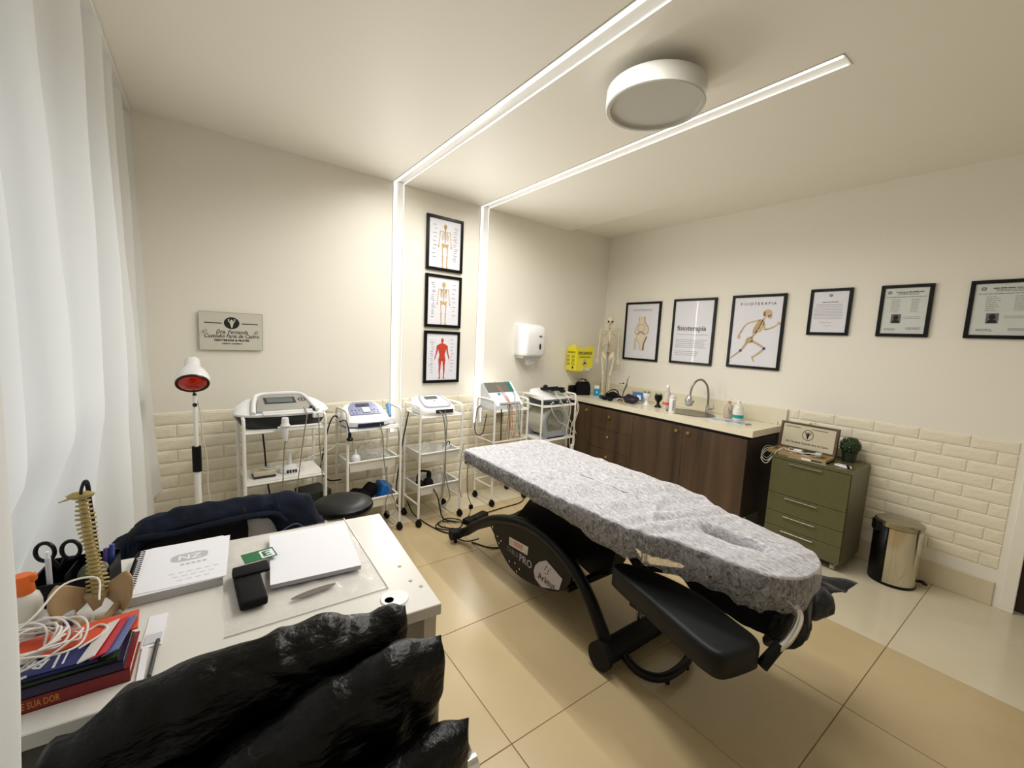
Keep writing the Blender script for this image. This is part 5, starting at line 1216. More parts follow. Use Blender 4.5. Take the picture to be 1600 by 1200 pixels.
# --- machine 3: white grey
def m3():
    t = at_back('electrotherapy_unit', 'white therapy unit with a grey ringed top panel, below the anatomy charts', 'machine', *on(CW3, .17, .12, .8555))
    o = sell(.155, .125, 4, 48)
    b = MB(); b.loft(o, [(0, .95, .95, 0, 0, 0), (.01, 1, 1, 0, 0, 0), (.04, 1, 1, 0, 0, .1), (.072, .96, .96, 0, .002, .28), (.085, .88, .86, 0, .004, .34), (.088, .8, .78, 0, .004, .34)]); b.build('housing', WHITE, t)
    sl = .36; z = .090
    b = MB(); oo = cat2([(-.115, -.08), (-.1, .07), (-.05, .092), (.05, .092), (.1, .07), (.115, -.08), (0, -.10)], 5, True)
    b.face([b.v((x, y, z+.0015+sl*y)) for x, y in oo]); b.build('panel_ring', mat('ring_grey', '9a9aa4', .4), t)
    b = MB(); b.face([b.v((x*.86, y*.86, z+.003+sl*y*.86)) for x, y in oo]); b.build('control_panel', mat('panel_white', 'dcdce2', .35), t)
    b = MB(); slab_panel(b, -.06, .05, .02, .06, z+.0045, sl); b.build('display', mat('green_lcd', '4f5f57', .15), t)
    b = MB(); b.ball((.0, -.01, z+.004), .006, 2, 1, .4, 1); b.build('badge', GREYP, t)
    b = MB(); b.box(-.045, .105, -.128, -.119, .012, .04, .002, 1); b.build('socket_strip', mat('socket_dark', '2c2a30', .4), t)
    cable(t, [(-.02, -.13, .03), (.0, -.15, .0), (.025, -.15, -.12), (.035, -.15, -.35), (.03, -.15, -.55), (-.01, -.15, -.68), (.0, -.15, -.72), (.05, -.15, -.71), (.085, -.15, -.66), (.06, -.15, -.56), (.035, -.148, -.45)], CORD_G, .005)
    cable(t, [(.03, -.13, .03), (.038, -.15, -.05), (.035, -.152, -.14), (.03, -.15, -.4), (.01, -.15, -.6), (.0, -.16, -.75), (-.02, -.2, -.81), (-.01, -.26, -.843)], CORD_G, .004)
    cable(t, [(-.16, .1, .0), (-.2, .1, -.2), (-.24, .08, -.4), (-.28, .04, -.6), (-.28, -.02, -.8)], CORD_K, .005)
    cable(t, [(.195, -.15, -.25), (.17, -.15, -.45), (.18, -.13, -.6), (.21, -.13, -.7)], CORD_G, .003)
m3()
# --- machine 4: tilted screen
def m4():
    t = at_back('laser_unit', 'pale tilted therapy console with a dark screen and pink leads, right of the anatomy charts', 'machine', *on(CW4, .17, .12, .8455))
    b = MB(); b.prism([(-.115, 0), (.10, 0), (.115, .19), (.075, .215), (-.115, .035)], 'x', -.17, .145); b.build('housing', mat('ice_white', 'dfe4ea', .35), t)
    # local frame on the sloped face
    a = math.atan2(.18, .19); R = Matrix.Translation((-.0125, -.115, .035)) @ Matrix.Rotation(a, 4, 'X')
    L = .262
    b = MB(); b.T = R; b.box(-.155, .13, L*.56, L*.985, .0005, .004, .001, 1); b.build('screen', mat('screen_grey', '6b6a63', .12), t)
    b = MB(); b.T = R; b.box(.085, .13, L*.56, L*.985, .0042, .005); b.build('screen_edge', mat('screen_teal', '35706c', .2), t)
    b = MB(); b.T = R; b.box(-.065, -.035, L*.44, L*.52, .0005, .002); b.build('badge', mat('badge_blue', '2a86b8', .4), t)
    b = MB(); b.T = R; b.box(-.10, .12, L*.02, L*.10, .0005, .012, .002, 1); b.build('socket_strip', GREYP, t)
    b = MB(); b.T = R
    for k in range(9): b.box(-.015+.018*(k % 3), -.004+.018*(k % 3), L*(.2+.08*(k//3)), L*(.25+.08*(k//3)), .0005, .0025)
    b.build('keypad', LGREY, t)
    PK = mat('pink_cord', 'c98d74', .5); GC = mat('teal_cord', '6f8f84', .5)
    for k, (x0, x1, m_) in enumerate(((-.05, .02, PK), (-.03, .03, PK), (.07, .09, GC))):
        cable(t, [(x0, .08, .22), (x0+.01, .03, .175), (x0+.03, -.04, .11), (x1-.03, -.10, .06), (x1-.02, -.135, .0), (x1-.03+.01*k, -.14, -.15), (x1+.01*k, -.14, -.26)], m_, .003)
    for k, x in enumerate((-.035, -.03, -.02, .05, .058, .085, .10)):
        cable(t, [(x, -.125, .05), (x-.002, -.138, -.02), (x-.01+.006*(k % 3), -.138, -.12), (x-.02+.012*(k % 4), -.13, -.26)], (CORD_G, PK, CORD_K, CORD_W, CORD_G, CORD_W, CORD_G)[k], .0028)
    cable(t, [(-.1, .1, .03), (-.2, .08, -.0), (-.28, .0, -.06), (-.31, -.03, -.16), (-.28, -.03, -.22), (-.22, -.02, -.21), (-.19, -.01, -.12), (-.17, 0, -.05)], CORD_K, .004)
    cable(t, [(-.11, -.13, .01), (-.115, -.14, -.1), (-.11, -.14, -.26)], CORD_K, .005)
m4()
b = MB()
for k in range(9):
    for q in range(8):
        if (k+q) % 2: b.box(-.045+.010*k, -.036+.010*k, -.001, .001, -.04+.010*q, -.031+.010*q)
t = at_back('mesh_pad', 'small brown patterned pad hanging below the tilted therapy console', 'pad', *on(CW4, .07, .03, .77))
b.build('pattern', mat('brown_mesh', '7b6a55', .7), t)
b = MB(); b.box(-.046, .046, .0012, .003, -.042, .042); b.build('backing', mat('cream_mesh', 'd8cdb6', .7), t)
# --- machine 5 and coil
def m5():
    t = at_back('magnetotherapy_console', 'long white and dark wedge console topped with black cables, beside the worktop unit', 'machine', *on(CW5, .23, .13, .8455))
    o = sell(.215, .125, 4.5, 48)
    b = MB(); b.loft(o, [(0, .95, .95, 0, 0, 0), (.01, .98, .98, 0, 0, 0), (.045, 1, 1, 0, 0, .05), (.055, 1.02, 1.02, 0, 0, .1)]); b.build('lower_shell', mat('slate_shell', '32383a', .35), t)
    b = MB(); b.loft(o, [(.055, 1.03, 1.03, 0, 0, .12), (.065, 1.03, 1.03, 0, 0, .2), (.085, .96, .9, 0, .01, .42), (.092, .85, .8, 0, .012, .45)]); b.build('upper_shell', WHITE, t)
    for k in range(3):
        b = MB(); x = -.10+.10*k; b.box(x, x+.018, -.135, -.118, .012, .03, .002, 1); b.build('jack', LGREY, t)
    rnd = random.Random(5)
    for k in range(6):
        P = [(rnd.uniform(-.08, .14), rnd.uniform(-.09, .08), .125+rnd.uniform(0, .025)) for _ in range(7)]
        cable(t, P, CORD_K, .005)
    b = MB(); b.ball((.10, -.06, .12), .03, 1.4, .8, .6, 3); b.ball((-.02, .06, .155), .022, 1.6, .7, .6, 3); b.wob(.008, 30, 2); b.build('applicator_bundle', mat('dark_violet', '1d1824', .5), t, smooth=True)
    cable(t, [(-.12, -.13, .02), (-.11, -.15, -.06), (-.02, -.152, -.16), (.10, -.152, -.22), (.2, -.152, -.3)], CORD_W, .004)
    cable(t, [(-.02, -.05, .13), (.01, -.15, .02), (.10, -.155, -.12), (.20, -.155, -.25), (.24, -.15, -.31)], CORD_W, .004)
    cable(t, [(.12, -.05, .12), (.13, -.15, .0), (.12, -.155, -.15), (.09, -.155, -.27), (.11, -.15, -.42)], CORD_W, .004)
    cable(t, [(.19, 0, .1), (.24, -.13, .03), (.22, -.155, -.1), (.16, -.155, -.22), (.15, -.15, -.40), (.19, -.15, -.46), (.22, -.15, -.40), (.21, -.15, -.2), (.25, -.15, -.02), (.2, -.03, .1)], CORD_W, .004)
    b = MB(); b.box(.17, .2, -.165, -.145, -.47, -.41, .004, 1); b.build('plug', WHITE, t)
m5()
def coil():
    t = at_back('coil_cylinder', 'large pale grey magnet coil cylinder lying on the trolley shelf beside the cabinet', 'coil', *on(CW5, .20, .14, .5155))
    GC = mat('coil_grey', 'b9b9ad', .4)
    b = MB(); n = 48; r, ri = .148, .125
    b.lathe([(r, -.12), (r, .12), (ri, .12), (ri, -.12), (r, -.12)], (0.0, 0, .155), n, axis=(.0, 1, 0)); b.build('cylinder', GC, t)
    for y in (-.128, .118):
        b = MB(); pts = [(-.155, 0), (.155, 0), (.155, .09)] + [(.155*math.cos(a), .155+.155*math.sin(a)) for a in [PI*k/16 for k in range(17)]] + [(-.155, .09)]
        out = [b.v((x, y, z)) for x, z in pts]; out2 = [b.v((x, y+.010, z)) for x, z in pts]
        inn = []; inn2 = []
        for x, z in pts:
            d = Vector((x, z-.155)); d = d.normalized()*ri; inn.append(b.v((d.x, y, .155+d.y))); inn2.append(b.v((d.x, y+.010, .155+d.y)))
        m_ = len(pts)
        for k in range(m_):
            k2 = (k+1) % m_; b.face([out[k], out[k2], inn[k2], inn[k]]); b.face([out2[k], out2[k2], inn2[k2], inn2[k]]); b.face([out[k], out[k2], out2[k2], out2[k]]); b.face([inn[k], inn[k2], inn2[k2], inn2[k]])
        b.build('end_plate', mat('end_plate_grey', 'a4aab0', .4), t)
    b = MB(); b.box(-.10, .12, -.135, -.128, .004, .014); b.build('label_strip', DGREY, t)
    b = MB(); b.box(.16, .24, -.09, .02, 0, .10, .008, 2); b.build('connector_box', mat('connector_grey', 'b5b5b0', .4), t)
coil()
# --- contents of the trays
PLA = film('clear_film', 'e9e7e0', .12, .65, 9, .15, translucent=.2, bump=(.4, .004))
def bagcloth(name, lab, cart_, dx, dy, z, blobs, m, seed, amp=.02, sc=14, cate='bag'):
    t = at_back(name, lab, cate, *on(cart_, dx, dy, z)); b = MB()
    for c, r, sx, sy, sz in blobs: b.ball(c, r, sx, sy, sz, 4)
    b.wob(amp, sc, seed); b.wob(amp*.4, sc*3, seed+1)
    for v in b.bm.verts: v.co.z = max(v.co.z, 0)
    b.build('film' if 'bag' in name else 'bundle', m, t, smooth=True); return t
bagcloth('plastic_bag', 'large crumpled clear plastic bag in the upper tray of the second trolley', CW2, .19, .12, .4985, [((.0, 0, .08), .08, 1.3, .9, 1.1), ((.09, 0, .05), .06, 1, 1, .9)], PLA, 3)
bagcloth('plastic_bag', 'clear plastic bag in the lower tray of the third trolley beside black headphones', CW3, .22, .12, .2385, [((0, 0, .07), .075, 1.3, .95, 1.1)], PLA, 4)
bagcloth('plastic_bag', 'small crumpled clear bag at the left of the third trolley upper tray', CW3, .10, .12, .4965, [((0, 0, .06), .055, .8, .9, 1.2)], PLA, 5, .015)
bagcloth('black_strap_bundle', 'black padded strap bundle in the lower tray of the second trolley', CW2, .15, .12, .2135, [((0, 0, .06), .06, 1.3, .9, .9), ((.05, 0, .09), .045, 1.2, .9, 1.1), ((-.06, -.01, .10), .026, 1.6, .8, 1.1)], CLOTH_K, 6, .015, 16, 'straps')
t = at_back('blue_pack', 'bright blue gel pack standing at the right of the second trolley lower tray', 'pack', *on(CW2, .285, .12, .2135), None, .0)
b = MB(); b.T = Matrix.Rotation(.25, 4, 'Y'); b.box(-.045, .035, -.07, .07, .01, .13, .012, 3); b.build('pack', BLUE, t)
t = at_back('gel_bottle', 'small white gel bottle with a nozzle in the second trolley upper tray', 'bottle', *on(CW2, .075, .06, .4985))
b = MB(); b.lathe([(0, 0), (.030, 0), (.032, .008), (.032, .085), (.024, .10), (.010, .108), (.009, .12), (.004, .145), (0, .146)], seg=20); b.build('bottle', WHITE, t)
b = MB(); b.lathe([(.0323, .03), (.0323, .065)], seg=20); b.build('label', mat('grey_label', 'b0aaa6', .5), t)
t = at_back('headphones', 'black padded headphones in the lower tray of the third trolley', 'headphones', *on(CW3, .09, .10, .2385))
b = MB(); b.tube(cat([(-.05, 0, .06), (-.055, 0, .12), (-.02, .01, .155), (.03, .0, .15)], 6), .011, 8, flat=.6); b.build('headband', BLACK, t)
b = MB(); b.ball((-.04, -.01, .055), .042, .8, 1, 1, 3); b.build('ear_cup', CLOTH_K, t)
b = MB(); b.ball((.03, -.02, .06), .045, .9, 1, 1, 3); b.ball((.045, 0, .11), .026, .8, .9, 1.6, 3); b.wob(.006, 25, 1); b.build('ear_cup', CLOTH_K, t, smooth=True)
b = MB(); b.tube(cat([(.03, -.06, .06), (.05, -.14, -.02), (.07, -.15, -.12), (.10, -.16, -.2), (.2, -.2, -.236)], 7), .005, 6); b.build('cord', CORD_K, t)
t = at_back('probe_handset', 'grey handset lying in the third trolley upper tray beneath the machine', 'handset', *on(CW3, .27, .12, .4965), None, .3)
b = MB(); b.tube([(-.07, 0, .03), (0, 0, .035), (.06, 0, .06)], [.012, .016, .02], 10); b.build('handle', LGREY, t)
b = MB(); b.tube(cat([(.06, 0, .06), (.075, 0, .09), (.05, 0, .10), (.03, 0, .07)], 5), .004, 6); b.build('lead', CORD_K, t)
t = at_back('wall_plug', 'black plug hanging on a cord beside the third trolley', 'plug', -2.10, .46, 0)
b = MB(); b.box(-.02, .012, -.012, .012, .06, .095, .004, 1); b.build('plug', BLACK, t)
b = MB(); b.tube(cat([(0, 0, .09), (-.04, .0, .2), (-.05, .0, .4), (-.02, .0, .55)], 6), .003, 6); b.tube(cat([(0, 0, .065), (-.01, 0, .03), (-.05, -.03, .005)], 5), .003, 6); b.build('cord', CORD_K, t)
# ================================================================ heat lamp on a stand
def heat_lamp():
    x0, y0 = -3.853, -.60
    t = thing('heat_lamp', 'white infrared heat lamp with a red lens on a tall stand beside the curtain', 'lamp', (x0, y0, 0))
    b = MB(); b.cyl((0, 0, .05), (0, 0, .70), .016, 14); b.build('lower_pole', WMET, t)
    b = MB(); b.cyl((0, 0, .66), (0, 0, .80), .021, 16); b.build('height_grip', RUBBER, t)
    b = MB(); b.cyl((0, 0, .78), (0, 0, 1.08), .010, 12); b.build('upper_pole', WMET, t)
    b = MB(); b.cyl((0, -.011, 1.03), (0, .011, 1.03), .011, 10); b.ball((0, 0, 1.085), .010); b.cyl((0, 0, 1.05), (-.004, .01, 1.13), .004, 8); b.build('joint', mat('joint_dark', '2a2a2a', .4), t)
    for k in range(5):
        a = 2*PI*k/5; b = MB(); b.tube([(0, 0, .07), (.12*math.cos(a), .12*math.sin(a), .055), (.24*math.cos(a), .24*math.sin(a), .04)], [.018, .014, .010], 8, flat=.7); b.cyl((.235*math.cos(a), .235*math.sin(a)-.008, .02), (.235*math.cos(a), .235*math.sin(a)+.008, .02), .02, 12); b.build('leg', WMET, t)
    ax = Vector((-.0, -.62, -.66)).normalized(); c = Vector((-.005, -.02, 1.19))
    up_ = -ax
    b = MB(); b.lathe([(.070, -.052), (.0725, -.052), (.076, -.02), (.060, .02), (.040, .045), (.036, .055), (.034, .10), (.026, .112), (0, .114)], c, 40, axis=up_); b.build('shade', WHITE, t)
    b = MB(); b.lathe([(.0, -.074), (.03, -.070), (.055, -.060), (.067, -.048), (.069, -.04)], c, 40, axis=up_); b.build('red_lens', mat('red_lens', 'c01c0c', .15, coat=.4), t)
    b = MB(); b.lathe([(.069, -.053), (.0735, -.056), (.0745, -.048), (.069, -.045), (.069, -.053)], c, 40, axis=up_); b.build('rim', mat('dark_rim', '3a1a14', .3), t)
    b = MB(); b.lathe([(0, .112), (.016, .112), (.014, .124), (0, .125)], c, 16, axis=up_); b.build('vent_cap', BLACK, t)
    q = c + Vector((0, -.058, .035)); b = MB(); b.T = Matrix.Translation(c + Vector((0, -.060, .022))) @ Matrix.Rotation(-.62, 4, 'X'); b.box(-.028, .022, -.004, .003, -.007, .009, .003, 1); b.build('name_badge', mat('badge_green', '28301c', .4), t)
    b = MB(); b.tube(cat([(.005, .01, 1.08), (.02, .01, 1.0), (.03, .01, .85), (.045, .012, .7), (.045, .015, .55), (.06, .02, .40)], 7), .0035, 6); b.build('cable', CORD_W, t)
heat_lamp()
# ================================================================ round stool
t = thing('round_stool', 'round black padded stool in front of the white trolleys', 'stool', (-3.195, -1.03, 0))
b = MB(); b.lathe([(0, .455), (.13, .455), (.155, .465), (.163, .482), (.158, .500), (.14, .512), (.08, .518), (0, .520)], seg=44); b.build('seat', VINYL, t)
b = MB(); b.cyl((0, 0, .10), (0, 0, .30), .025, 16); b.cyl((0, 0, .30), (0, 0, .46), .014, 14); b.build('gas_lift', CHROME, t)
b = MB(); b.cyl((0, -.02, .44), (.02, -.10, .43), .005, 8); b.ball((.02, -.105, .43), .010); b.build('lever', BLACK, t)
for k in range(5):
    a = 2*PI*k/5+.3; b = MB(); b.tube([(0, 0, .11), (.13*math.cos(a), .13*math.sin(a), .09), (.24*math.cos(a), .24*math.sin(a), .065)], [.022, .017, .012], 8, flat=.7); o = b.build('leg', BLACK, t)
    b = MB(); x, y = .24*math.cos(a), .24*math.sin(a); b.cyl((x, y, .06), (x, y, .045), .008, 8); b.cyl((x-.012, y, .025), (x+.012, y, .025), .025, 16); b.build('castor', RUBBER, o)
# ================================================================ desk and what lies on it
DO = Vector((-3.297, -2.454, 0)); DA = math.radians(-4)
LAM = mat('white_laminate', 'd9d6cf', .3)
t = thing('desk', 'white laminate desk with a round cable grommet in the foreground', 'desk', DO, DA)
b = MB(); b.box(-.985, 0, 0, .643, .718, .75, .002, 1); b.build('top', LAM, t)
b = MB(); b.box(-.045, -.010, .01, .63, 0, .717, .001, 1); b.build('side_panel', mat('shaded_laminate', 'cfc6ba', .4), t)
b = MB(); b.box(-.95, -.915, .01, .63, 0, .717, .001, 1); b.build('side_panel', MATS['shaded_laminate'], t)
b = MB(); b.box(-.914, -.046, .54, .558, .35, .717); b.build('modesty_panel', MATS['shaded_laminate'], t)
b = MB(); b.box(-.914, -.56, .03, .5, .55, .60, .002, 1); b.box(-.914, -.56, .02, .038, .545, .64, .002, 1); b.build('keyboard_tray', LAM, t)
b = MB(); b.lathe([(0, .003), (.022, .003), (.036, .004), (.038, .002), (.038, 0)], (-.105, .078, .7502), 28); b.build('grommet', WHITE, t)
b = MB(); b.disc(0, 0, .001, None, 0)
b.bm.free(); b = MB(); b.lathe([(0, .0042), (.012, .0042)], (-.121, .074, .7502), 24); b.build('grommet_hole', mat('hole_dark', '3a342c', .7), t)
for x, y in ((-.045, .23), (-.022, .10), (-.04, .14)):
    b = MB(); b.lathe([(.006, 0), (.005, .0015), (0, .0018)], (x, y, .7501), 12); b.build('screw_cap', mat('cap_beige', 'b8ab98', .5), t)
DZ = .7505
def ond(name, lab, cate, x, y, z=DZ, rz=0, group=None): return thing(name, lab, cate, (x, y, z), rz, group)
# spiral notebook
t = ond('spiral_notebook', 'thick white spiral bound notebook with a faint grey logo on the desk', 'notebook', -3.872, -1.925, DZ, -.02)
b = MB(); b.box(-.10, .10, -.135, .135, 0, .024, .001, 1); b.build('page_block', mat('page_edges', 'c9c6c8', .7, var=(200, 'b4b0b2', .2), stretch=(.1, .1, 4)), t)
b = MB(); b.box(-.102, .104, -.138, .138, .0245, .0262); b.build('cover', PAPER, t)
b = MB(); b.T = Matrix.Rotation(-.05, 4, 'Z'); b.box(-.085, .115, -.132, .134, .0265, .0275); b.build('loose_sheet', PAPER, t)
for k in range(22):
    y = -.125+.0119*k; b = MB(); b.tube([(-.100+.014*math.cos(a), y, .013+.0185*math.sin(a)) for a in [2*PI*q/12 for q in range(12)]], .0014, 5, closed=True); b.build('wire_ring', mat('wire_dark', '4a4744', .35, .7), t)
FL = Matrix.Rotation(PI, 4, 'Z')
LOGO = mat('faint_logo', 'b9b9bd', .6)
b = MB(); b.T = Matrix.Translation((.02, .03, .0278)); b.poly([(x, y, 0) for x, y in sell(.045, .026, 3, 28)]); b.build('logo_plate', LOGO, t)
text('ZN', .04, PAPER, t, .02, .03, .0281, rot=FL, off=.0008)
b = MB()
for k in range(3):
    for q in range(6-k): x = .09-.02*q-.01*k; y = -.06-.022*k; b.poly([(x, y, .0278), (x-.013, y, .0278), (x-.013, y-.003, .0278), (x, y-.003, .0278)])
for q in range(5): x = .0+.013*q; b.poly([(x, -.01, .0278), (x+.009, -.01, .0278), (x+.009, -.02, .0278), (x, -.02, .0278)])
b.build('faint_print', LOGO, t)
# plastic sleeve with a writing pad, pouch and card
CLF = film('clear_sleeve', 'eceae6', .10, .34, 14, .08, bump=(.5, .004))
t = ond('plastic_sleeve', 'large clear plastic carrier bag lying flat on the desk', 'bag', -3.582, -2.05, DZ, -.02)
def sf(u, v):
    x, y = (u-.5)*.385, (v-.5)*.52
    e = min(u, 1-u, v, 1-v)
    return (x+.006*noise.noise(Vector((v*6, 1, 0))), y+.008*noise.noise(Vector((u*5, 2, 0))), .0012+.0055*min(1, e*16)*(1+.9*noise.noise(Vector((x*30, y*30, 1)))))
b = MB(); b.grid(50, 60, sf); b.build('film', CLF, t, sharp=0)
b = MB(); b.poly([(.012+.058*math.cos(a), -.185+.012*math.sin(a)+.008*math.cos(a), .0085) for a in [2*PI*q/20 for q in range(20)]]); b.build('handle_slot', mat('slot_shadow', '6b6258', .6), t)
b = MB(); b.tube([((u-.5)*.385, -.26, .002) for u in [k/12 for k in range(13)]], .0015, 5); b.tube([(.1925, (v-.5)*.52, .002) for v in [k/12 for k in range(13)]], .0015, 5); b.build('seam', mat('seam_white', 'e4e2de', .3), t)
t = ond('writing_pad', 'blank white writing pad lying on the clear plastic bag', 'pad', -3.537, -2.025, DZ+.010, -.10)
b = MB(); b.box(-.118, .118, -.158, .158, 0, .012, .001, 1); b.build('page_block', mat('pad_edges', 'b9b2bd', .7), t)
b = MB(); b.box(-.119, .119, -.159, .159, .0122, .0135); b.build('top_sheet', PAPER, t)
t = ond('fabric_pouch', 'small black folded fabric pouch lying on the clear plastic bag', 'pouch', -3.718, -2.135, DZ+.008, .04)
b = MB(); b.box(-.032, .032, -.10, .10, 0, .024, .008, 3); b.wob(.003, 30, 2); b.build('pouch', CLOTH_K, t, smooth=True)
b = MB(); b.box(-.032, .055, .03, .085, .020, .030, .006, 2); b.wob(.003, 30, 3); b.build('flap', CLOTH_K, t, smooth=True)
t = ond('green_card', 'green and white card tucked beside the black pouch on the desk', 'card', -3.680, -2.005, DZ+.034, .12)
b = MB(); b.box(-.045, .04, -.03, .03, 0, .0015); b.build('card', mat('sign_green', '1f6a3c', .4), t)
b = MB(); b.box(-.0, .036, -.027, .020, .0016, .002); b.build('white_field', PAPER, t)
b = MB(); b.box(.006, .014, -.02, .014, .0021, .0025); b.box(.014, .028, .008, .014, .0021, .0025); b.box(.014, .026, -.006, .0, .0021, .0025); b.box(.014, .028, -.02, -.014, .0021, .0025); b.build('symbol', MATS['sign_green'], t)
# slip, ruler
t = ond('memory_stick', 'white slip with a small grey square beside the books', 'slip', -3.912, -2.20, DZ, -.05)
b = MB(); b.box(-.016, .020, -.055, .07, 0, .002); b.build('slip', PAPER, t)
b = MB(); b.box(-.012, .018, -.045, -.01, .0021, .004); b.build('grey_square', LGREY, t)
t = ond('ballpoint_pen', 'thin dark pen lying on the desk beside the book stack', 'pen', -3.905, -2.29, DZ+.004, 0)
b = MB(); b.cyl((.004, .05, 0), (-.002, -.07, 0), .004, 8); b.build('barrel', DGREY, t)
b = MB(); b.box(-.022, -.010, -.075, .04, -.003, .001); b.build('white_strip', PAPER, t)
# books
def book(lab, x, y, z, w_, d, h, col, rz, pages=True, tex=None):
    t = ond('book', lab, 'book', x, y, z, rz, 'books piled on the desk')
    m = mat('book_' + col, col, .35)
    b = MB(); b.box(-w_/2, w_/2, -d/2, d/2, 0, .002); b.box(-w_/2, w_/2, -d/2, d/2, h-.002, h); b.box(-w_/2, w_/2, -d/2, -d/2+.002, 0, h); b.build('cover', m, t)
    b = MB(); b.box(-w_/2+.003, w_/2-.004, -d/2+.002, d/2-.004, .002, h-.002); b.build('page_block', mat('book_pages', 'd8d0c0', .8), t)
    return t
z = DZ
t = book('thick red book with yellow spine lettering, bottom of the desk pile', -4.052, -2.282, z, .235, .125, .028, '7d161a', -.03); z += .0285
text('O E SUA DOR', .019, mat('gold_print', 'c98434', .5), t, -.012, -.0630, .0135, align='CENTER', off=.0003, sx=.52)
t = book('dark purple book above the red one in the desk pile', -4.056, -2.281, z, .225, .125, .020, '2c2240', -.03); z += .0205
t = book('thin dark green book in the middle of the desk pile', -4.060, -2.280, z, .215, .122, .007, '33402a', -.02); z += .0075
t = book('blue book with white lettering under the white cable coil', -4.075, -2.278, z, .19, .118, .008, '222c66', -.04); ztop = z+.0085
text('BR', .034, PAPER, t, .0, -.022, .0083, rot=Matrix.Rotation(PI*.9, 4, 'Z'), off=.001)
b = MB(); b.box(.03, .034, -.05, .03, .0082, .0086); b.box(.042, .045, -.045, .02, .0082, .0086); b.build('white_rule', PAPER, t)
b = MB(); b.tube([(.045+.018*math.cos(a), .045+.012*math.sin(a), .0085) for a in [k*.4 for k in range(14)]], .0025, 4); b.build('swirl', mat('pink_print', 'c23a6a', .5), t)
t = ond('folder', 'orange red folder sticking out behind the blue book', 'folder', -4.000, -2.262, ztop+.001, .06); b = MB(); b.box(-.11, .07, -.02, .055, 0, .004, .001, 1); b.build('folder', mat('orange_red', 'cf4a26', .4), t)
for k, (col, lab) in enumerate((('dcd8d4', 'white leaflet leaning first at the right of the blue book'), ('c22a36', 'red leaflet leaning between two paler leaflets on the book pile'), ('6673a8', 'lilac blue leaflet leaning last at the right edge of the pile'))):
    t = ond('leaflet', lab, 'leaflet', -3.985+.016*k, -2.284, ztop+.001, -.20+.02*k, 'leaflets leaning on the book pile')
    b = MB(); b.T = Matrix.Rotation(-.35, 4, 'Y'); b.box(-.013, .014, -.062, .052, .004, .0065); b.build('leaflet', mat('leaflet_%d' % k, col, .4), t)
# white cable
t = ond('white_cable', 'loosely coiled white cable lying on the blue book', 'cable', -4.095, -2.262, ztop+.008)
rnd = random.Random(11)
for k in range(4):
    P = []
    for q in range(26):
        a = q*.55+k*1.5; r = .035+.03*abs(math.sin(a*.37+k)); P.append((r*1.15*math.cos(a)+.01*k-.015, r*math.sin(a)-.005*k, .002+.028*abs(math.sin(q*.7+k))))
    if k == 0: P += [(.07, .02, .0), (.10, .03, -.0), (.115, .0, -.0), (.08, -.04, .0)]
    if k == 1: P += [(0, .05, .04), (.03, .13, .06), (.08, .15, .05), (.09, .10, .02)]
    if k == 2: P += [(-.03, -.06, 0), (-.01, -.085, -.004), (.02, -.08, -.002)]
    b = MB(); b.tube(cat(P, 5), .0022, 6); b.build('cable_loop', mat('cable_white', 'dedbd4', .45), t)
# spray bottle
t = ond('spray_bottle_orange', 'white plastic bottle with an orange cap at the curtain end of the desk', 'bottle', -4.148, -2.045)
b = MB(); b.lathe([(0, 0), (.027, 0), (.030, .006), (.030, .07), (.026, .086), (.018, .094), (0, .094)], seg=24); b.build('bottle', mat('bottle_ivory', 'dcd8ce', .35), t)
b = MB(); b.lathe([(.0195, .094), (.0205, .096), (.0185, .120), (.0165, .136), (0, .138)], seg=20); b.box(.004, .024, -.008, .008, .118, .136, .003, 1); b.build('cap', mat('orange_cap', 'e8702a', .4), t)
# organiser with scissors and pens
t = ond('desk_organiser', 'black desk organiser holding scissors behind the orange capped bottle', 'organiser', -4.085, -1.915, DZ, -.1)
b = MB()
for q in ((-.07, .075, -.05, -.046, .06), (-.07, .075, .046, .05, .085), (-.07, -.066, -.046, .046, .075), (.071, .075, -.046, .046, .075), (-.01, -.007, -.046, .046, .075)): b.box(q[0], q[1], q[2], q[3], .002, q[4])
b.box(-.07, .075, -.05, .05, 0, .003); b.build('tray', BLACK, t)
t = ond('scissors', 'scissors with large black handles standing in the desk organiser', 'scissors', -4.118, -1.905, DZ+.004, -.3)
for sg in (-1, 1):
    b = MB(); b.tube([(sg*.026+.019*math.cos(a)*(1), 0, .118+.024*math.sin(a)) for a in [2*PI*q/18 for q in range(18)]], .0048, 8, closed=True); b.tube([(sg*.016, 0, .098), (0, 0, .07)], [.006, .005], 8); b.build('handle', BLACK, t)
b = MB(); b.prism([(-.006, .075), (.006, .075), (.003, 0), (-.003, 0)], 'y', -.002, .002); b.build('blade', CHROME, t)
t = ond('marker_pen', 'white pen standing upright between the scissor handles', 'pen', -4.128, -1.945, DZ+.004)
b = MB(); b.cyl((0, 0, 0), (0, 0, .12), .0055, 10); b.build('barrel', LGREY, t)
b = MB(); b.cyl((0, 0, .12), (0, 0, .137), .004, 10); b.build('cap', WHITE, t)
for k, (x, y, m_) in enumerate(((-4.06, -1.925, '6b7360'), (-4.045, -1.935, '8b8f7c'))):
    t = ond('disc', ('dark olive disc leaning in the desk organiser', 'pale olive disc leaning in front of the darker disc')[k], 'disc', x, y, DZ+.035, 0, 'discs in the desk organiser')
    b = MB(); b.lathe([(0, -.003), (.028, -.003), (.028, .003), (0, .003)], (0, 0, .02), 24, axis=(-.5, -.6, .6)); b.build('disc', mat('disc_%d' % k, m_, .4), t)
t = ond('pen_purple', 'purple and blue pens standing in the organiser behind the spine model', 'pen', -4.035, -1.90, DZ+.004, 0)
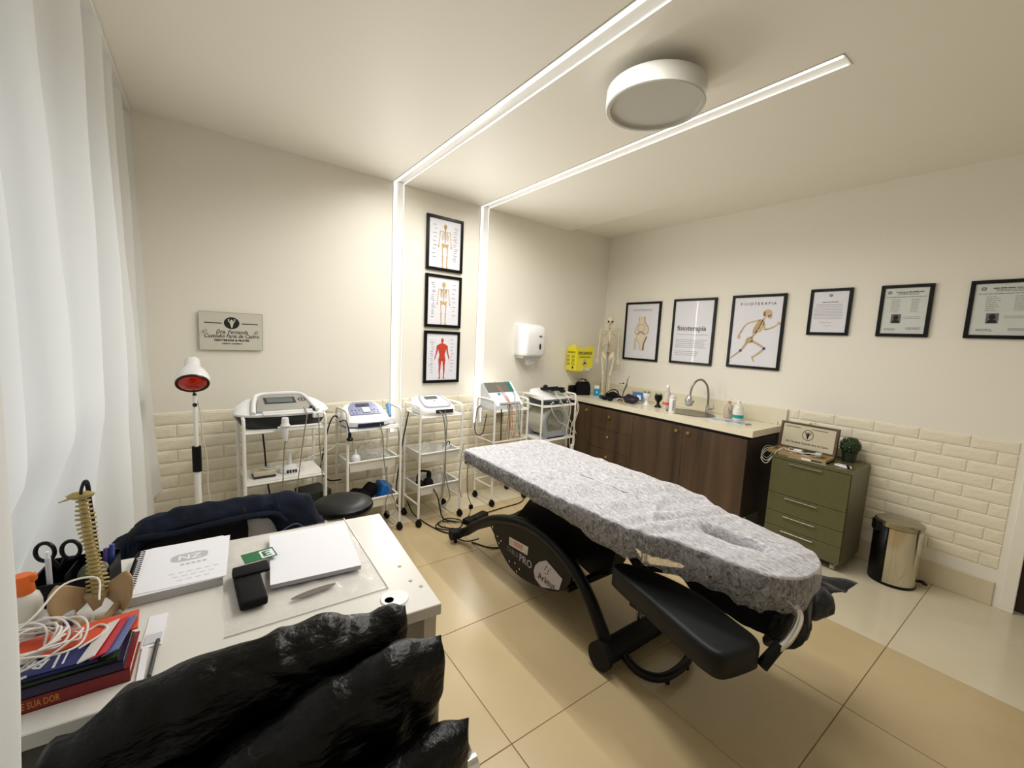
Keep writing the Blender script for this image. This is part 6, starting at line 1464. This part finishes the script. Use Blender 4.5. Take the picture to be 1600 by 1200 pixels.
for k, (x, c) in enumerate(((0, '5a4a96'), (.012, '3c4a90'))): b = MB(); b.cyl((x, 0, 0), (x+.004, .01, .095+.008*k), .006, 10); b.build('barrel', mat('pen_' + c, c, .4), t)
t = ond('tape_dispenser', 'small purple and white tape dispenser before the organiser', 'dispenser', -4.098, -2.065, DZ, .1)
b = MB(); b.box(-.035, .035, -.014, .014, 0, .018, .006, 2); b.build('lower_body', mat('plum_plastic', '5d3558', .4), t)
b = MB(); b.box(-.032, .034, -.012, .012, .018, .032, .005, 2); b.build('upper_body', LGREY, t)
# spine model on the desk
def spine():
    t = ond('spine_model', 'yellowed plastic spine model with pelvis hanging from a black hook stand on the desk', 'model', -4.030, -2.05)
    BN = mat('spine_plastic', 'b9a56a', .45, var=(60, '94814c', .3)); PB = mat('pelvis_plastic', 'b89c76', .45, var=(25, 'a88862', .3))
    b = MB(); b.cyl((.012, .018, .03), (-.002, .016, .31), .0035, 8); b.tube(cat([(-.002, .016, .29), (-.003, .014, .325), (-.006, .002, .338), (-.010, -.006, .325), (-.012, -.006, .312)], 5), .0055, 8, flat=.6); b.build('hook_rod', BLACK, t)
    n = 24
    for k in range(n):
        f = k/(n-1); z = .055+.245*f; x = .006-.018*f; y = .004*math.sin(f*7)
        r = .0125-.0055*f; v = MB()
        v.lathe([(0, -.0042), (r, -.0042), (r*.86, 0), (r, .0042), (0, .0042)], (x, y, z), 12)
        L = .007+.005*math.sin(f*9+1)
        for sg in (-1, 1): v.tube([(x+sg*r*.7, y+.003, z), (x+sg*(r+L*.8), y+.008, z-.003+(.003 if k > 17 else 0))], [.0044, .0026], 6)
        v.tube([(x, y+r*.6, z), (x+.002, y+r+.013, z-.007)], [.0044, .0026], 6); v.build('vertebra', BN, t)
    b = MB(); b.lathe([(0, 0), (.010, 0), (.016, .004), (.018, .01), (.010, .016), (0, .016)], (-.014, .002, .298), 16, 1.4, .8); b.tube([(-.03, 0, .302), (-.05, -.002, .296)], [.003, .0012], 6); b.build('skull_base', BN, t)
    b = MB(); b.prism([(-.020, .055), (.022, .055), (.010, .022), (-.004, .012)], 'y', -.004, .008); b.wob(.002, 60, 2); b.build('sacrum', PB, t)
    for sg in (-1, 1):
        def f(u, v, sg=sg):
            a = -1.1+2.5*u
            x = sg*(.016+.056*v*(.6+.4*math.cos(a-.4))); z = .050+.048*math.sin(a)*(.35+.75*v); y = .012-.055*v*math.cos(a)*.6 - .018*v*v
            return (x, y, z)
        b = MB(); b.grid(14, 8, f); b.wob(.002, 50, 3); b.build('hip_bone', PB, t, sharp=0, thick=.0035)
        b = MB(); b.tube(cat([(sg*.04, -.012, .022), (sg*.022, -.040, .010), (sg*.004, -.044, .016)], 5), [.007]*5+[.005]*6, 8); b.ball((sg*.036, -.012, .010), .009, 1, 1, .9); b.build('pubic_bone', PB, t)
spine()

# ================================================================ denim jacket on a chair behind the desk
def cushion(par, nm, m, xl, xr, zb, ztop, yc, th, wr=.006, sc=14, seed=1, tilt=0, nx=40, nz=26, p=4):
    """padded slab standing roughly upright; ztop(x) gives its upper outline"""
    b = MB(); O = par.location; b.T = par.matrix_basis.inverted() if False else Matrix.Translation(-O)
    for side in (-1, 1):
        def f(u, v):
            x = xl+(xr-xl)*u; uu, vv = 2*u-1, 2*v-1; z = zb+(ztop(x)-zb)*v
            q = max(0, 1-abs(uu)**p)**.5*max(0, 1-abs(vv)**p)**.5
            y = yc + tilt*(z-zb) + side*th*q
            d = noise.noise_vector(Vector((x*sc, z*sc*.8, side*3+seed)))*wr + noise.noise_vector(Vector((x*sc*2.7, z*sc*2.4, seed+5)))*wr*.45 + Vector((0, -abs(noise.noise(Vector((x*sc*1.6+z*9, z*sc*1.3-x*6, seed+9))))*wr*.9, 0))
            e = min(1, q*2.5)
            return (x+d.x*e, y+d.y*e*1.3, z+d.z*e)
        b.grid(nx, nz, f)
    bmesh.ops.remove_doubles(b.bm, verts=b.bm.verts, dist=.0004)
    return b.build(nm, m, par, sharp=0)
def prof(pts):
    def f(x):
        if x <= pts[0][0]: return pts[0][1]
        for (a, za), (c, zc) in zip(pts, pts[1:]):
            if a <= x <= c:
                k = (x-a)/(c-a); k = k*k*(3-2*k); return za+(zc-za)*k
        return pts[-1][1]
    return f
t = thing('visitor_chair', 'pale shell chair mostly hidden under the denim jacket behind the desk', 'chair', (-3.74, -1.42, 0))
cushion(t, 'backrest', mat('pale_shell', 'f0f0f6', .4), -3.99, -3.50, .42, prof([(-3.99, .70), (-3.9, .745), (-3.6, .745), (-3.50, .70)]), -1.585, .022, 0, 5, 1)
cushion(t, 'seat', VINYL, -3.98, -3.5, .40, lambda x: .45, -1.36, .2, 0, 5, 2)
for x, y in ((-3.95, -1.57), (-3.53, -1.57), (-3.95, -1.20), (-3.53, -1.20)):
    b = MB(); b.T = Matrix.Translation(-t.location); b.cyl((x, y, 0), (x, y, .42), .012, 10); b.build('leg', WMET, t)
JT = prof([(-4.12, .60), (-4.04, .745), (-3.98, .79), (-3.85, .80), (-3.70, .805), (-3.54, .80), (-3.48, .775), (-3.425, .66)])
t = thing('denim_jacket', 'dark navy denim jacket with black lining draped over the chair behind the desk', 'jacket', (-3.76, -1.58, .78))
DEN = mat('navy_denim', '070b15', .9, var=(14, '0f182c', .3), bump=(40, .5, .006))
def drape(u0, u1, rear, front, off, sd, nu=70, nv=40, wr=1):
    def f(u, v):
        x = u0+(u1-u0)*u; zt = JT(x)+off; s = -rear + (rear+front(u))*v
        R = .055+off
        if s < -R*PI/2: y = -1.585+R+.0; z = zt-R-(-s-R*PI/2)
        elif s > R*PI/2: y = -1.585-R-(s-R*PI/2)*.22; z = zt-R-(s-R*PI/2)*.97
        else: a = s/R; y = -1.585-R*math.sin(a); z = zt-R+R*math.cos(a)
        p = Vector((x, y, z)); d = noise.noise_vector(Vector((x*9, s*7, sd)))*.016*wr + noise.noise_vector(Vector((x*22, s*26, sd+3)))*.010*wr
        if s > .02: y += 0
        return Vector((x, y, z)) + d
    b = MB(); b.T = Matrix.Translation(-t.location); b.grid(nu, nv, f); return b
fr = prof([(0, .32), (.10, .30), (.17, .10), (.35, .075), (.60, .085), (.73, .10), (.79, .25), (.88, .30), (1.0, .22)])
drape(-4.12, -3.42, .32, lambda u: fr(u), .012, 2).build('denim_shell', DEN, t, sharp=0, thick=.006)
drape(-4.09, -3.69, .12, lambda u: .30, .0, 8, 50, 36).build('black_lining', mat('black_lining', '08080a', .7), t, sharp=0, thick=.004)
b = MB(); b.T = Matrix.Translation(-t.location); b.tube(cat([(-4.0, -1.655, .765), (-3.9, -1.672, .765), (-3.78, -1.675, .775), (-3.68, -1.672, .778), (-3.60, -1.655, .765), (-3.56, -1.66, .73)], 8), .012, 8, flat=.7); b.wob(.003, 25, 2); b.build('collar_roll', DEN, t, smooth=True)
b = MB(); b.T = Matrix.Translation(-t.location); b.box(-3.775, -3.745, -1.722, -1.718, .728, .743); b.build('size_tag', PAPER, t)
b = MB(); b.T = Matrix.Translation(-t.location); b.tube(cat([(-3.60, -1.70, .70), (-3.54, -1.705, .73), (-3.50, -1.70, .70), (-3.46, -1.69, .66)], 6), .0016, 4); b.build('stitching', mat('pale_stitch', '6a7590', .7), t)

# ================================================================ black chair in the foreground
LEA = mat('black_leather', '030304', .33, bump=(16, .7, .02), stretch=(1, 1, 2.2))
t = thing('office_chair', 'black wrinkled leather office chair in the foreground pushed towards the desk', 'chair', (-3.70, -2.68, 0))
A = prof([(-4.03, .80), (-3.985, .868), (-3.90, .912), (-3.80, .922), (-3.70, .926), (-3.62, .920), (-3.575, .903), (-3.54, .897), (-3.49, .905), (-3.465, .893)])
o = cushion(t, 'headrest_cushion', LEA, -4.03, -3.462, .50, A, -2.605, .05, .012, 8, 3, 0, 110, 70, 9)
Bp = prof([(-4.06, .66), (-3.95, .76), (-3.86, .80), (-3.76, .835), (-3.62, .875), (-3.53, .90), (-3.455, .882)])
o = cushion(t, 'back_cushion', LEA, -4.06, -3.432, .44, Bp, -2.715, .05, .012, 8, 7, 0, 110, 70, 9)
Cp = prof([(-4.02, .64), (-3.9, .68), (-3.72, .74), (-3.58, .785), (-3.50, .80), (-3.43, .79)])
o = cushion(t, 'lumbar_cushion', LEA, -4.02, -3.428, .42, Cp, -2.825, .05, .006, 8, 9, 0, 50, 30, 7)
b = MB(); b.T = Matrix.Translation(-t.location); b.tube(cat([(-3.42, -2.79, .70), (-3.41, -2.79, .66), (-3.405, -2.78, .55), (-3.42, -2.70, .44), (-3.45, -2.5, .40)], 6), .013, 10); b.cyl((-3.425, -2.80, .655), (-3.395, -2.80, .655), .02, 16); b.build('chrome_frame', CHROME, t)
b = MB(); b.T = Matrix.Translation(-t.location); b.box(-3.99, -3.45, -2.80, -2.50, .40, .47, .03, 3); b.build('seat', LEA, t)
b = MB(); b.T = Matrix.Translation(-t.location); b.cyl((-3.72, -2.66, .08), (-3.72, -2.66, .40), .03, 16); b.build('gas_lift', CHROME, t)
for k in range(5):
    a = 2*PI*k/5+.2; x, y = -3.72+.27*math.cos(a), -2.66+.27*math.sin(a)
    b = MB(); b.T = Matrix.Translation(-t.location); b.tube([(-3.72, -2.66, .10), (x, y, .065)], [.026, .015], 10, flat=.7); o = b.build('leg', CHROME, t)
    b = MB(); b.T = Matrix.Translation(-t.location); b.cyl((x-.012, y, .026), (x+.012, y, .026), .026, 16); b.cyl((x, y, .03), (x, y, .065), .008, 8); b.build('castor', RUBBER, o)
for o in COL.objects:
    if o.name.split('.')[0] in ('caption_lines', 'bone_drawing', 'bone_shading', 'muscle_drawing', 'muscle_shading', 'figure_drawing', 'figure_shading', 'hazard_symbol', 'instruction_print', 'print_mark', 'buttons', 'keypad', 'label_mark', 'faint_print', 'badge_dots', 'warning_icons', 'warning_text', 'label_print'): o['kind'] = 'stuff'
